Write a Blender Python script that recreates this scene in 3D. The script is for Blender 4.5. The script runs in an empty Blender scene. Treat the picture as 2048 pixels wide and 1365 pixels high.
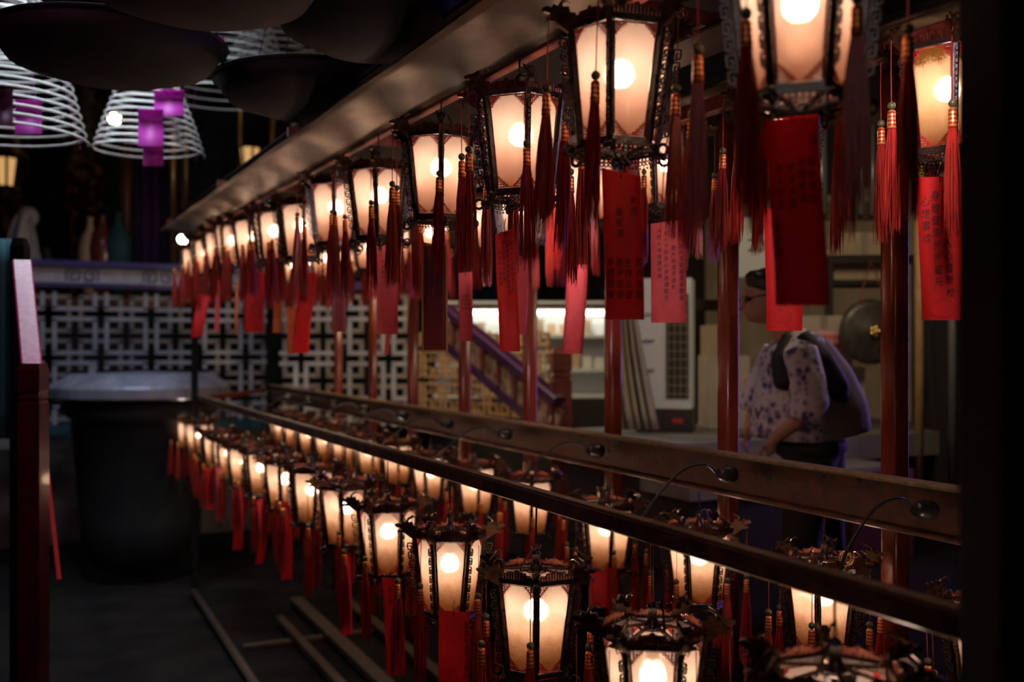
import bpy, math, random
from mathutils import Vector, Matrix, Euler
R = math.radians; PI = math.pi
random.seed(7)
SC = bpy.context.scene
COL = SC.collection

# ------------------------------------------------------------ camera, light
TH = R(25.73); ST, CT = math.sin(TH), math.cos(TH)
CZ = 1.3; HV = 697.0; F = 2000.0; VPU = 60.0
def at(u, v, Z):
    """point seen at pixel u,v (2048x1365) at depth Z"""
    xc = (u-1024)*Z/F; zz = CZ + (HV-v)*Z/F
    return Vector((xc*CT + Z*ST, -xc*ST + Z*CT, zz))
def row(u, D):
    """distance along the rack, and depth, for a point at side distance D seen at column u"""
    Z = F*D/(CT*(u-VPU)); return (Z-D*ST)/CT, Z
cam = bpy.data.cameras.new('camera'); cam.sensor_width = 36; cam.lens = 36*F/2048
cam.shift_y = (HV-682.5)/2048
cam.clip_start = .05
cam.dof.use_dof = True; cam.dof.focus_distance = 2.75; cam.dof.aperture_fstop = 1.9
co = bpy.data.objects.new('camera', cam); COL.objects.link(co)
co.location = (0, 0, CZ); co.rotation_euler = (R(90), 0, -TH)
SC.camera = co
W = bpy.data.worlds.new('world'); SC.world = W; W.use_nodes = True
W.node_tree.nodes['Background'].inputs[0].default_value = (.10, .14, .2, 1)
W.node_tree.nodes['Background'].inputs[1].default_value = .008
vs = SC.view_settings; vs.view_transform = 'Standard'; vs.look = 'None'; vs.gamma = 1; vs.exposure = .45; vs.use_curve_mapping = False
def area(name, loc, to, size, power, col, sy=None):
    l = bpy.data.lights.new(name, 'AREA'); l.energy = power; l.color = col; l.size = size
    if sy: l.shape = 'RECTANGLE'; l.size_y = sy
    o = bpy.data.objects.new(name, l); COL.objects.link(o); o.location = loc
    o.rotation_euler = (Vector(to)-Vector(loc)).to_track_quat('-Z', 'Y').to_euler(); return o
sk = area('skylight', (.2, 5.6, 5.1), (.1, 6.2, 0), 1.0, 55, (.72, .84, 1), 1.4); sk.data.spread = R(95)
sk = area('rear_skylight', (.6, 8.8, 5.1), (.8, 9.6, 0), 1.0, 12, (.55, .66, 1), 1.0); sk.data.spread = R(110)
area('hall_light', (4.0, 3.6, 2.9), (4.9, 6.0, .7), .7, 13, (1, .78, .50))
area('lattice_fill', (3.0, 6.9, 3.0), (3.9, 8.7, .8), .6, 22, (1, .72, .42))  # unseen light added in front to brighten the ochre lattice
area('violet_lamp', (6.6, 3.9, 1.9), (2.4, 4.0, 1.3), .25, 5.5, (.42, .2, 1), 2.6).data.spread = R(65)
area('front_fill', (-1.2, -1.4, 3.0), (1.8, 3.4, 1.4), .9, 3.5, (1, .75, .66))  # added fill from behind the camera, lifts the front faces
area('rack_fill', (1.62, 1.3, 1.98), (2.15, 2.9, 1.3), .12, 1.5, (1, .66, .70)).data.spread = R(105)  # unseen light added between the rows to brighten the back cards
area('rack_fill', (1.6, 3.2, 1.98), (2.15, 5.2, 1.3), .12, 3.2, (1, .66, .70)).data.spread = R(115)  # second added light, for the cards farther along
area('pink_lamp', (-1.3, 1.6, 3.6), (-1.15, 4.6, 1.6), .3, 7, (1, .25, .55))

# ------------------------------------------------------------ materials
def mat(name, col=(.5, .5, .5), rough=.5, metal=0, spec=.5, emit=None, es=0, coat=0):
    m = bpy.data.materials.new(name); m.use_nodes = True
    b = m.node_tree.nodes['Principled BSDF']
    b.inputs['Base Color'].default_value = (*col, 1); b.inputs['Roughness'].default_value = rough
    b.inputs['Metallic'].default_value = metal; b.inputs['Specular IOR Level'].default_value = spec
    b.inputs['Coat Weight'].default_value = coat
    if emit: b.inputs['Emission Color'].default_value = (*emit, 1); b.inputs['Emission Strength'].default_value = es
    return m
def ramp(nt, fac, stops):
    r = nt.nodes.new('ShaderNodeValToRGB')
    while len(r.color_ramp.elements) < len(stops): r.color_ramp.elements.new(.5)
    for e, (p, c) in zip(r.color_ramp.elements, stops): e.position = p; e.color = (*c, 1)
    nt.links.new(fac, r.inputs[0]); return r.outputs[0]
def noise(nt, scale, detail=4, rough=.55, vec=None, stretch=None):
    n = nt.nodes.new('ShaderNodeTexNoise'); n.inputs['Scale'].default_value = scale
    n.inputs['Detail'].default_value = detail; n.inputs['Roughness'].default_value = rough
    tc = nt.nodes.new('ShaderNodeTexCoord'); src = tc.outputs['Object']
    if stretch:
        mp = nt.nodes.new('ShaderNodeMapping'); mp.inputs['Scale'].default_value = stretch
        nt.links.new(src, mp.inputs[0]); src = mp.outputs[0]
    nt.links.new(src, n.inputs['Vector']); return n.outputs['Fac']
def nmat(name, stops, scale, rough=.5, metal=0, rr=None, bump=0, stretch=None, detail=5, coat=0):
    m = mat(name, rough=rough, metal=metal, coat=coat); nt = m.node_tree; b = nt.nodes['Principled BSDF']
    f = noise(nt, scale, detail, stretch=stretch)
    nt.links.new(ramp(nt, f, stops), b.inputs['Base Color'])
    if rr: nt.links.new(ramp(nt, f, [(.3, (rr[0],)*3), (.7, (rr[1],)*3)]), b.inputs['Roughness'])
    if bump:
        bp = nt.nodes.new('ShaderNodeBump'); bp.inputs['Strength'].default_value = bump; bp.inputs['Distance'].default_value = .004
        nt.links.new(f, bp.inputs['Height']); nt.links.new(bp.outputs[0], b.inputs['Normal'])
    return m
M = {}
M['lacquer'] = nmat('dark_lacquer', [(.35, (.018, .011, .010)), (.7, (.035, .018, .013))], 60, .28, rr=(.2, .42), coat=.2)
M['carved'] = nmat('carved_red_gold', [(.38, (.06, .011, .007)), (.62, (.17, .045, .02))], 90, .28, metal=.35)
M['bronze'] = nmat('dark_bronze', [(.35, (.05, .026, .015)), (.7, (.15, .075, .038))], 70, .3, metal=.7)
M['filigree'] = mat('red_filigree', (.55, .035, .03), .4)
M['bulb'] = mat('bulb_glow', (1, 1, 1), emit=(1, .80, .64), es=60)
M['bead'] = nmat('green_jade_bead', [(.3, (.05, .065, .025)), (.7, (.12, .13, .05))], 80, .3)
M['thread'] = nmat('red_silk_fringe', [(.3, (.18, .010, .007)), (.7, (.50, .035, .020))], 120, .42, stretch=(1, 1, .1))
M['binding'] = mat('gold_red_binding', rough=.3, metal=.5)
nt = M['binding'].node_tree; wv = nt.nodes.new('ShaderNodeTexWave'); wv.bands_direction = 'Z'; wv.inputs['Scale'].default_value = 32
tc = nt.nodes.new('ShaderNodeTexCoord'); nt.links.new(tc.outputs['Object'], wv.inputs['Vector'])
nt.links.new(ramp(nt, wv.outputs['Fac'], [(.35, (.55, .03, .02)), (.6, (.75, .42, .10))]), nt.nodes['Principled BSDF'].inputs['Base Color'])
M['wire'] = mat('black_cable', (.015, .012, .011), .35)
M['cord'] = mat('red_cord', (.25, .02, .015), .6)

def pane_mat(name, clean, grime, lo, hi, top=None):
    """frosted lantern glass: some light passes straight, the rest scatters; grime lies at the bottom"""
    m = bpy.data.materials.new(name); m.use_nodes = True; nt = m.node_tree; nt.nodes.clear()
    out = nt.nodes.new('ShaderNodeOutputMaterial')
    tc = nt.nodes.new('ShaderNodeTexCoord'); sp = nt.nodes.new('ShaderNodeSeparateXYZ'); nt.links.new(tc.outputs['Object'], sp.inputs[0])
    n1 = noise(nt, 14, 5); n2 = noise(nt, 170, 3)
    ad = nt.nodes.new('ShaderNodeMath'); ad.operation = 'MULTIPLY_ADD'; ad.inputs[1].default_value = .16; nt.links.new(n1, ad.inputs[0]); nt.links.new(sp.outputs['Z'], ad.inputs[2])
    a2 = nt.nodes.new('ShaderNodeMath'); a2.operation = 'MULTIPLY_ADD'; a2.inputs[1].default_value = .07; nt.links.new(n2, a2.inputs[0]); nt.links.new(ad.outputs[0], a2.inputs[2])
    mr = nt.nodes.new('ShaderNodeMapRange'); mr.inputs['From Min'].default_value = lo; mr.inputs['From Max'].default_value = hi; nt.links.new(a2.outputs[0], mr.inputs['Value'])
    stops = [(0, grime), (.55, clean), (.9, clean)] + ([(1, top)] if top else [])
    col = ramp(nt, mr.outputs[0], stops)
    tl = nt.nodes.new('ShaderNodeBsdfTranslucent'); nt.links.new(col, tl.inputs[0])
    df = nt.nodes.new('ShaderNodeBsdfDiffuse'); nt.links.new(col, df.inputs[0])
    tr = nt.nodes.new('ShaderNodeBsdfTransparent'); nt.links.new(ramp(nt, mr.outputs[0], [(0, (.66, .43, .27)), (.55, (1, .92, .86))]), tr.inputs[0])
    rf = nt.nodes.new('ShaderNodeBsdfRefraction'); rf.inputs['Roughness'].default_value = .38; rf.inputs['IOR'].default_value = 1.12; nt.links.new(col, rf.inputs[0])
    gl = nt.nodes.new('ShaderNodeBsdfGlossy'); gl.inputs['Roughness'].default_value = .2
    def mix(f, a, b):
        x = nt.nodes.new('ShaderNodeMixShader'); x.inputs[0].default_value = f
        nt.links.new(a.outputs[0], x.inputs[1]); nt.links.new(b.outputs[0], x.inputs[2]); return x
    s = mix(.30, tl, df); s = mix(.22, s, rf); s = mix(.30, s, tr); s = mix(.04, s, gl)
    nt.links.new(s.outputs[0], out.inputs[0]); return m
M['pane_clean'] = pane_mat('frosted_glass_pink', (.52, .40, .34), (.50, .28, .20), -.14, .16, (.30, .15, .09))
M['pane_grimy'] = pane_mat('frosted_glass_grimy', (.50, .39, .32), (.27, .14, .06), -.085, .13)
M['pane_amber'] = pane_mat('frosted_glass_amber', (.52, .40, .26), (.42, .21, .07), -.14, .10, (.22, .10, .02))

def paper(name, col, sheen=.35):
    m = bpy.data.materials.new(name); m.use_nodes = True; nt = m.node_tree; nt.nodes.clear()
    out = nt.nodes.new('ShaderNodeOutputMaterial'); n = noise(nt, 25, 4)
    c = ramp(nt, n, [(.25, tuple(k*.82 for k in col)), (.75, col)])
    d = nt.nodes.new('ShaderNodeBsdfPrincipled'); d.inputs['Roughness'].default_value = .55; nt.links.new(c, d.inputs['Base Color'])
    t = nt.nodes.new('ShaderNodeBsdfTranslucent'); nt.links.new(c, t.inputs[0])
    x = nt.nodes.new('ShaderNodeMixShader'); x.inputs[0].default_value = sheen
    nt.links.new(d.outputs[0], x.inputs[1]); nt.links.new(t.outputs[0], x.inputs[2]); nt.links.new(x.outputs[0], out.inputs[0]); return m
M['p_red'] = paper('red_paper', (.85, .03, .025)); M['p_litpink'] = paper('red_paper_lit_pink', (.95, .16, .17))  # pink one: red paper with the pink light on it put into the colour
M['p_orange'] = paper('orange_paper', (.85, .20, .06)); M['p_maroon'] = paper('maroon_paper', (.20, .022, .018), .2)
M['p_gold'] = paper('yellow_paper_border', (.75, .42, .12)); M['p_magenta'] = paper('magenta_paper', (.62, .05, .48), .5)
M['p_darkmag'] = paper('dark_magenta_paper', (.12, .01, .06), .2)
M['ink'] = mat('black_ink', (.02, .008, .008), .6)
M['inkred'] = mat('stamp_ink', (.30, .02, .03), .6)
M['board'] = nmat('soot_varnished_board', [(.46, (.006, .004, .003)), (.66, (.13, .08, .045))], 4.5, .4, rr=(.46, .27), detail=7, stretch=(1, .55, 1), bump=.3)
M['board'].node_tree.nodes['Principled BSDF'].inputs['Specular IOR Level'].default_value = .26
M['board'].node_tree.nodes['Principled BSDF'].inputs['Specular Tint'].default_value = (1, .72, .5, 1)
M['rust'] = nmat('dusty_rusted_steel', [(.35, (.05, .024, .015)), (.7, (.17, .07, .035))], 16, .5, metal=.3, rr=(.25, .6), bump=.4)
M['dust'] = nmat('dust_coated_steel', [(.3, (.13, .085, .035)), (.75, (.26, .17, .075))], 40, .9, bump=.4)
M['railred'] = nmat('dark_red_rail', [(.3, (.10, .02, .012)), (.7, (.22, .05, .028))], 20, .3, coat=.3)
M['postred'] = nmat('red_brown_post', [(.3, (.12, .018, .010)), (.7, (.24, .045, .022))], 12, .2, stretch=(1, 1, .2), rr=(.16, .3))
M['black'] = mat('black_paint', (.008, .007, .007), .6)
M['black'].node_tree.nodes['Principled BSDF'].inputs['Specular IOR Level'].default_value = .12
M['newel'] = nmat('crimson_lacquer', [(.3, (.06, .005, .012)), (.7, (.11, .010, .02))], 8, .3, coat=.3)
M['handrail_pink'] = nmat('pink_lit_red_rail', [(.35, (.36, .012, .05)), (.65, (.55, .07, .17))], 45, .35)  # red rail, the pink light on its top put into the colour
M['lattice'] = nmat('grey_painted_lattice', [(.3, (.24, .22, .20)), (.7, (.33, .30, .27))], 14, .55)
M['lattice_pale'] = nmat('lit_tone_lattice', [(.3, (.36, .38, .41)), (.7, (.50, .52, .55))], 14, .5)  # lattice grey lightened: brighter lighting of the overlaid squares put into the colour
M['goldlattice_pale'] = nmat('lit_tone_ochre_lattice', [(.3, (.50, .31, .14)), (.7, (.66, .43, .21))], 14, .5)  # same lit tone put into the ochre of the overlaid squares
M['goldlattice'] = nmat('ochre_lattice', [(.3, (.42, .25, .11)), (.7, (.58, .36, .17))], 14, .5)
M['stone'] = nmat('grey_stone', [(.3, (.12, .11, .10)), (.7, (.22, .20, .17))], 5, .75, bump=.5)
M['wallstone'] = nmat('tan_plaster', [(.3, (.30, .24, .17)), (.7, (.42, .35, .25))], 3, .85, bump=.4)
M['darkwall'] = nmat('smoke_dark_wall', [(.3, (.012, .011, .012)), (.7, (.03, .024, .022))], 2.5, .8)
M['backwall'] = nmat('teal_glow_wall', [(.4, (.012, .018, .022)), (.65, (.03, .075, .09))], .9, .8)  # teal skylight glow put into the wall's base colour
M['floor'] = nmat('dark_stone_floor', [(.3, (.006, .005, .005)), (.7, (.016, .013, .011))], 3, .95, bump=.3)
for k_ in ('floor',): M[k_].node_tree.nodes['Principled BSDF'].inputs['Specular IOR Level'].default_value = .08
M['wood'] = nmat('bare_wood', [(.3, (.035, .021, .013)), (.7, (.07, .043, .025))], 10, .6, stretch=(1, .15, 1))
M['tray'] = nmat('sooty_iron_tray', [(.5, (.004, .004, .005)), (.75, (.022, .016, .014))], 5, .7, detail=6)
M['coil'] = mat('pale_incense', (.78, .78, .70), .7)
M['coilblue'] = mat('grey_blue_incense', (.30, .36, .40), .7)
M['urn'] = nmat('grey_tin_lid', [(.3, (.20, .195, .23)), (.7, (.36, .35, .39))], 6, .4, metal=.3)
M['drum'] = nmat('black_drum', [(.3, (.006, .006, .007)), (.7, (.014, .013, .013))], 6, .7)
M['cardboard'] = nmat('tan_cardboard', [(.3, (.40, .31, .20)), (.7, (.50, .40, .27))], 6, .8)
M['cardgrey'] = nmat('pale_cardboard', [(.3, (.42, .37, .30)), (.7, (.52, .46, .37))], 6, .8)
M['pinklabel'] = mat('pink_paper_label', (.78, .42, .38), .7)
M['gong'] = nmat('dark_bronze_gong', [(.3, (.055, .05, .045)), (.7, (.12, .105, .09))], 14, .42, metal=.4)
M['gold'] = mat('gold_boss', (.85, .58, .22), .2, 1)
M['white'] = mat('white_enamel', (.78, .86, .90), .4)
M['grille'] = mat('dark_grille', (.035, .03, .027), .5)
M['cloth'] = nmat('grey_sheet', [(.3, (.30, .25, .19)), (.7, (.42, .36, .28))], 4, .8)
M['teal'] = nmat('teal_cloth', [(.3, (.012, .055, .065)), (.7, (.02, .09, .10))], 4, .8)
M['purplecloth'] = mat('purple_cloth', (.055, .02, .12), .8)
M['column'] = nmat('brown_column', [(.35, (.07, .022, .012)), (.7, (.17, .055, .03))], 5, .4, stretch=(1, 1, .3))
M['goldcol'] = nmat('black_gold_column', [(.5, (.025, .012, .008)), (.62, (.30, .16, .05))], 9, .35)
M['brasspole'] = mat('brass_pole', (.55, .36, .16), .25, .8)
M['tube'] = mat('fluorescent_tube', (1, 1, 1), emit=(1, .9, .74), es=9)
M['bulb2'] = mat('far_bulb', (1, 1, 1), emit=(1, .8, .45), es=18)
M['bulb3'] = mat('white_bulb', (1, 1, 1), emit=(1, .92, .85), es=22)
M['amberglass'] = mat('lit_amber_glass', (.8, .5, .2), emit=(1, .55, .2), es=.45)
M['skin'] = mat('skin', (.48, .25, .16), .5)
M['hair'] = mat('black_hair', (.012, .01, .01), .4)
M['greyhair'] = nmat('grey_hair', [(.3, (.30, .29, .31)), (.7, (.75, .70, .70))], 30, .5, stretch=(3, 3, .2))
M['trousers'] = mat('black_trousers', (.012, .011, .012), .7)
M['vest'] = mat('black_cloth', (.016, .015, .02), .7)
M['shirt'] = mat('tie_dye_shirt', rough=.8)
nt = M['shirt'].node_tree; b = nt.nodes['Principled BSDF']
n = noise(nt, 13, 2, stretch=(1, 1, .6)); vo = nt.nodes.new('ShaderNodeTexVoronoi'); vo.inputs['Scale'].default_value = 30
tc = nt.nodes.new('ShaderNodeTexCoord'); nt.links.new(tc.outputs['Object'], vo.inputs['Vector'])
mm = nt.nodes.new('ShaderNodeMath'); mm.operation = 'MULTIPLY_ADD'; mm.inputs[1].default_value = .45; nt.links.new(vo.outputs['Distance'], mm.inputs[0]); nt.links.new(n, mm.inputs[2])
nt.links.new(ramp(nt, mm.outputs[0], [(.56, (.09, .07, .17)), (.66, (.40, .33, .42)), (.8, (.66, .60, .60))]), b.inputs['Base Color'])
M['shirtback'] = mat('grey_overshirt', (.20, .17, .17), .8)
M['winepack'] = mat('wine_red_bag', (.09, .012, .018), .6)
M['indigo'] = mat('indigo_rail_paint', (.05, .045, .16), .35)
M['creamband'] = nmat('grey_key_band', [(.3, (.34, .35, .40)), (.7, (.50, .50, .55))], 10, .5)
M['violetrail'] = mat('dark_violet_rail', (.055, .012, .045), .3, coat=.5)
M['carvedpanel'] = nmat('carved_ochre_panel', [(.35, (.12, .05, .02)), (.6, (.48, .29, .14))], 16, .5)
M['amberjar'] = mat('goods_tan', (.62, .45, .28), .6)
M['signwhite'] = mat('sign_white', (.55, .60, .58), .6)
M['signgreen'] = mat('sign_dark_green', (.02, .07, .06), .6)
M['label'] = mat('grey_pipe', (.30, .31, .33), .35, .5)
M['redglow'] = mat('red_button', (.6, .05, .03), .4)

# ------------------------------------------------------------ mesh tools
class MB:
    def __init__(s): s.v = []; s.f = []
    def add(s, vs, fs):
        o = len(s.v); s.v += [tuple(p) for p in vs]; s.f += [tuple(i+o for i in f) for f in fs]; return s
    def box(s, c, d, rot=None):
        c = Vector(c); m = rot if rot is not None else Matrix.Identity(3)
        vs = [c + m @ Vector((x*d[0]/2, y*d[1]/2, z*d[2]/2)) for x in (-1, 1) for y in (-1, 1) for z in (-1, 1)]
        return s.add(vs, [(0, 1, 3, 2), (4, 6, 7, 5), (0, 4, 5, 1), (2, 3, 7, 6), (0, 2, 6, 4), (1, 5, 7, 3)])
    def bar(s, p, q, w, h, up=(0, 0, 1), bev=0):
        p, q = Vector(p), Vector(q); d = (q-p).normalized(); up = Vector(up)
        if abs(d.dot(up)) > .99: up = Vector((1, 0, 0))
        sx = d.cross(up).normalized(); sy = sx.cross(d).normalized()
        if bev:
            prof = [(-w/2+bev, -h/2), (w/2-bev, -h/2), (w/2, -h/2+bev), (w/2, h/2-bev), (w/2-bev, h/2), (-w/2+bev, h/2), (-w/2, h/2-bev), (-w/2, -h/2+bev)]
        else: prof = [(-w/2, -h/2), (w/2, -h/2), (w/2, h/2), (-w/2, h/2)]
        n = len(prof); vs = [e + sx*a + sy*b for e in (p, q) for a, b in prof]
        return s.add(vs, [tuple(range(n-1, -1, -1)), tuple(range(n, 2*n))] + [(i, (i+1) % n, n+(i+1) % n, n+i) for i in range(n)])
    def tube(s, pts, r, n=6, closed=False, flat=None):
        pts = [Vector(p) for p in pts]; k = len(pts)
        rs = r if isinstance(r, (list, tuple)) else [r]*k
        vs = []; ref = None
        for i, p in enumerate(pts):
            a = pts[(i-1) % k] if (closed or i > 0) else p; c = pts[(i+1) % k] if (closed or i < k-1) else p
            t = (c-a).normalized()
            if ref is None: ref = Vector((0, 0, 1)) if abs(t.z) < .9 else Vector((1, 0, 0))
            sx = t.cross(ref)
            if sx.length < 1e-5: sx = t.orthogonal()
            sx.normalize(); sy = sx.cross(t).normalized(); ref = sy
            for j in range(n):
                an = 2*PI*j/n; vs.append(p + (sx*math.cos(an)+sy*math.sin(an)*(flat or 1))*rs[i])
        fs = []
        for i in range(k if closed else k-1):
            i2 = (i+1) % k
            for j in range(n): fs.append((i*n+j, i*n+(j+1) % n, i2*n+(j+1) % n, i2*n+j))
        if not closed: fs += [tuple(range(n-1, -1, -1)), tuple(range((k-1)*n, k*n))]
        return s.add(vs, fs)
    def lathe(s, prof, n=16, c=(0, 0, 0), sc=(1, 1)):
        c = Vector(c); vs = []; k = len(prof)
        for r, z in prof:
            for j in range(n):
                a = 2*PI*j/n; vs.append(c+Vector((r*math.cos(a)*sc[0], r*math.sin(a)*sc[1], z)))
        fs = [(i*n+j, i*n+(j+1) % n, (i+1)*n+(j+1) % n, (i+1)*n+j) for i in range(k-1) for j in range(n)]
        fs += [tuple(range(n-1, -1, -1)), tuple(range((k-1)*n, k*n))]
        return s.add(vs, fs)
    def ball(s, c, r, n=10, m=7):
        if not isinstance(r, (tuple, list)): r = (r, r, r)
        pr = [(max(math.sin(PI*i/m), .02), -math.cos(PI*i/m)) for i in range(m+1)]
        o = len(s.v); s.lathe(pr, n)
        for i in range(o, len(s.v)): p = s.v[i]; s.v[i] = (c[0]+p[0]*r[0], c[1]+p[1]*r[1], c[2]+p[2]*r[2])
        return s
    def prism(s, poly, t, M4):
        """polygon in local xy extruded t along local z, placed by matrix"""
        n = len(poly); vs = [M4 @ Vector((x, y, z)) for z in (-t/2, t/2) for x, y in poly]
        return s.add(vs, [tuple(range(n-1, -1, -1)), tuple(range(n, 2*n))] + [(i, (i+1) % n, n+(i+1) % n, n+i) for i in range(n)])
    def mesh(s, name, m, smooth=False):
        me = bpy.data.meshes.new(name); me.from_pydata(s.v, [], s.f); me.materials.append(m)
        if smooth:
            me.polygons.foreach_set('use_smooth', [True]*len(me.polygons))
        me.update(); return me
    def build(s, name, m, parent=None, smooth=False, loc=None):
        o = bpy.data.objects.new(name, s.mesh(name, m, smooth)); COL.objects.link(o)
        if parent: o.parent = parent
        if loc is not None: o.location = loc
        return o
def tag(o, label, cat, group=None):
    o['label'] = label; o['category'] = cat
    if group: o['group'] = group
    return o
def struct(o, label=None): o['kind'] = 'structure'; return o
def empty(name, loc, rz=0):
    o = bpy.data.objects.new(name, None); o.empty_display_size = .05; COL.objects.link(o); o.location = loc; o.rotation_euler = (0, 0, rz); return o
def child(name, me, parent, rz=0, loc=None):
    o = bpy.data.objects.new(name, me); COL.objects.link(o); o.parent = parent
    if rz: o.rotation_euler = (0, 0, rz)
    if loc is not None: o.location = loc
    return o
def circ(c, r, n, ax=(1, 0, 0), ay=(0, 0, 1), a0=0, a1=2*PI, close=True):
    c, ax, ay = Vector(c), Vector(ax), Vector(ay); k = n if close else n-1
    return [c+ax*r*math.cos(a0+(a1-a0)*i/k)+ay*r*math.sin(a0+(a1-a0)*i/k) for i in range(n)]

# ------------------------------------------------------------ the setting
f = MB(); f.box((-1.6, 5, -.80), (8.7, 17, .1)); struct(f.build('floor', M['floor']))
f = MB(); f.box((5.0, 5, -.375), (4.5, 17, .75)); struct(f.build('trim_1', M['floor']))       # the raised walk at the right
f = MB(); f.box((-1.6, 14.4, -.1), (8.7, 5.9, 1.3)); struct(f.build('trim_2', M['stone']))      # the raised hall at the back left
f = MB(); f.box((7.1, 5, 2), (.2, 19, 7)); struct(f.build('wall_right', M['wallstone']))
f = MB(); f.box((.5, 17.3, 2), (13, .2, 7)); struct(f.build('wall_back', M['backwall']))
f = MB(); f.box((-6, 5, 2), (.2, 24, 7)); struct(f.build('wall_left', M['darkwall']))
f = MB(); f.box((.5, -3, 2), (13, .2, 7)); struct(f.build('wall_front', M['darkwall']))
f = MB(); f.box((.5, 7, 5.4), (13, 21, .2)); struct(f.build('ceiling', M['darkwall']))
f = MB(); f.box((6.93, 5, 4.05), (.12, 19, 2.5)); struct(f.build('upper_wall_shade', M['darkwall']))  # dark panel added where the upper wall is only in shade
f = MB(); f.box((7.0, 11.9, 2), (.6, 5, 6.5)); struct(f.build('trim_3', M['darkwall']))

# ------------------------------------------------------------ the rack
def hup(y): return .733+.0234*y          # height above the camera of the upper tier's boards
YA, YB, YC = -.4, 8.55, 10.25
rack = empty('lantern_rack', (1.7, 4, -.75))
tag(rack, 'long two tier metal rack carrying all the rows of glass lanterns', 'rack')
def rbuild(mb, name, m, sm=False):
    off = Vector(rack.location); mb.v = [tuple(Vector(p)-off) for p in mb.v]
    return mb.build(name, M[m], rack, sm)
def longbar(x, h0, h1, w, h, name, m, ya=YA, yb=YB, bev=.004):
    return rbuild(MB().bar((x, ya, CZ+h0), (x, yb, CZ+h1), w, h, bev=bev), name, m)
# canopy board over the front row, with folded lip
c = MB(); hp = [(.965, .040), (1.00, .037), (1.04, .031), (1.08, .022), (1.12, .011), (1.15, .000), (1.178, -.012)]
ys = [YA+(YB+.12-YA)*i/40 for i in range(41)]; nh = len(hp)
vs = [(x, y, CZ+hup(y)+z+t+.0025*math.sin(y*5.1+x*30)) for t in (0, .008) for y in ys for x, z in hp]; fc = []
for i in range(40):
    for j in range(nh-1): k = i*nh+j; fc.append((k, k+nh, k+nh+1, k+1)); k += 41*nh; fc.append((k, k+1, k+nh+1, k+nh))
    for j in (0, nh-1): k = i*nh+j; fc.append((k, k+nh, k+nh+41*nh, k+41*nh))
for i in (0, 40):
    for j in range(nh-1): k = i*nh+j; fc.append((k, k+1, k+1+41*nh, k+41*nh))
c.add(vs, fc); rbuild(c, 'canopy_board', 'board', True)
longbar(1.19, hup(YA)-.005, hup(YB)-.005, .03, .04, 'upper_front_rail', 'railred')
longbar(1.60, hup(YA)+.02, hup(YB)+.02, .16, .012, 'middle_board', 'board')
longbar(2.02, hup(YA)-.0, hup(YC)-.0, .04, .05, 'upper_back_rail', 'railred', yb=YC)
longbar(2.14, hup(YA)+.07, hup(YB)+.07, .24, .012, 'back_board', 'board')
longbar(1.62, hup(YA)+.16, hup(YB)+.16, 1.1, .015, 'rack_top', 'black')
longbar(1.25, -.412, -.412, .032, .044, 'lower_front_rail', 'rust')
longbar(1.25, -.388, -.388, .030, .004, 'rail_dust', 'dust')
# back beam: a C channel
longbar(2.20, -.44, -.44, .012, .13, 'back_beam_web', 'rust', yb=YC)
longbar(2.185, -.505, -.505, .05, .010, 'back_beam_flange', 'rust', yb=YC)
longbar(2.205, -.372, -.372, .07, .012, 'back_beam_top', 'dust', yb=YC)
for hx in (5.95, 4.85, 3.7, 3.62, 2.6):
    h = MB().tube([(2.19, hx, CZ-.43), (2.199, hx, CZ-.43)], .008, 8); rbuild(h, 'bolt', 'lacquer')
for u in (676, 745, 825, 929, 1060, 1226, 1456, 1789):
    y, Z = row(u, 2.36)
    o = pg_ = MB(); sq = []
    for k in range(32):
        a = 2*PI*k/32; ca, sa = math.cos(a), math.sin(a); sq.append((2.36+.034*math.copysign(abs(ca)**.55, ca), y+.034*math.copysign(abs(sa)**.55, sa)))
    zt = CZ+hup(y)+.15; pg_.add([(a, b, z) for z in (-.75, zt) for a, b in sq], [tuple(range(31, -1, -1)), tuple(range(32, 64))]+[(i, (i+1) % 32, 32+(i+1) % 32, 32+i) for i in range(32)])
    rbuild(pg_, 'post', 'postred', True)
for x, ye in ((1.22, YB), (2.2, YC)):
    rbuild(MB().bar((x, ye, -.75), (x, ye, CZ+hup(ye)+.1), .05, .05), 'end_leg', 'black')
for y in (YB, 6.1, 4.3, 2.2):
    rbuild(MB().bar((1.0, y, CZ+hup(y)+.10), (2.4, y, CZ+hup(y)+.10), .03, .04), 'cross_bar', 'railred')
rbuild(MB().bar((1.25, YB, CZ-.42), (2.2, YC, CZ-.42), .04, .04), 'cross_bar', 'railred')
# foot frame on the pit floor
rbuild(MB().tube([(1.19, 2.0, -.70), (1.21, YB, -.70)], .028, 10), 'foot_rail', 'wood', True)
ft = empty('timber_frame', (1.8, 4, -.75)); tag(ft, 'timber floor frame of crossing battens lying under the lower lanterns', 'frame')
for x, w in ((1.66, .06), (1.90, .10), (2.25, .08)):
    MB().bar((x-1.8, -2.6, .05), (x-1.8, 3.4 if x < 1.7 else 3.9, .05), w, .05, bev=.004).build('batten', M['wood'], ft)
for y, xa, xb in ((6.9, 1.3, 2.4), (5.6, 1.3, 1.9), (4.9, 1.0, 1.75)):
    MB().bar((xa-1.8, y-4, .02), (xb-1.8, y-4, .02), .05, .035, bev=.004).build('crosspiece', M['wood'], ft)
fb = empty('wooden_pallet', (.95, 4.6, -.75)); tag(fb, 'low dark wooden pallet lying left of the bare pole under the lanterns', 'pallet')
for x in (-.2, 0, .17): MB().bar((x, -1.2, .03), (x, .6, .03), .05, .05, bev=.004).build('runner', M['wood'], fb)
for y in (-.9, -.25, .5): MB().bar((-.25, y, .072), (.2, y, .072), .06, .03, bev=.004).build('slat', M['wood'], fb)

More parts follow.
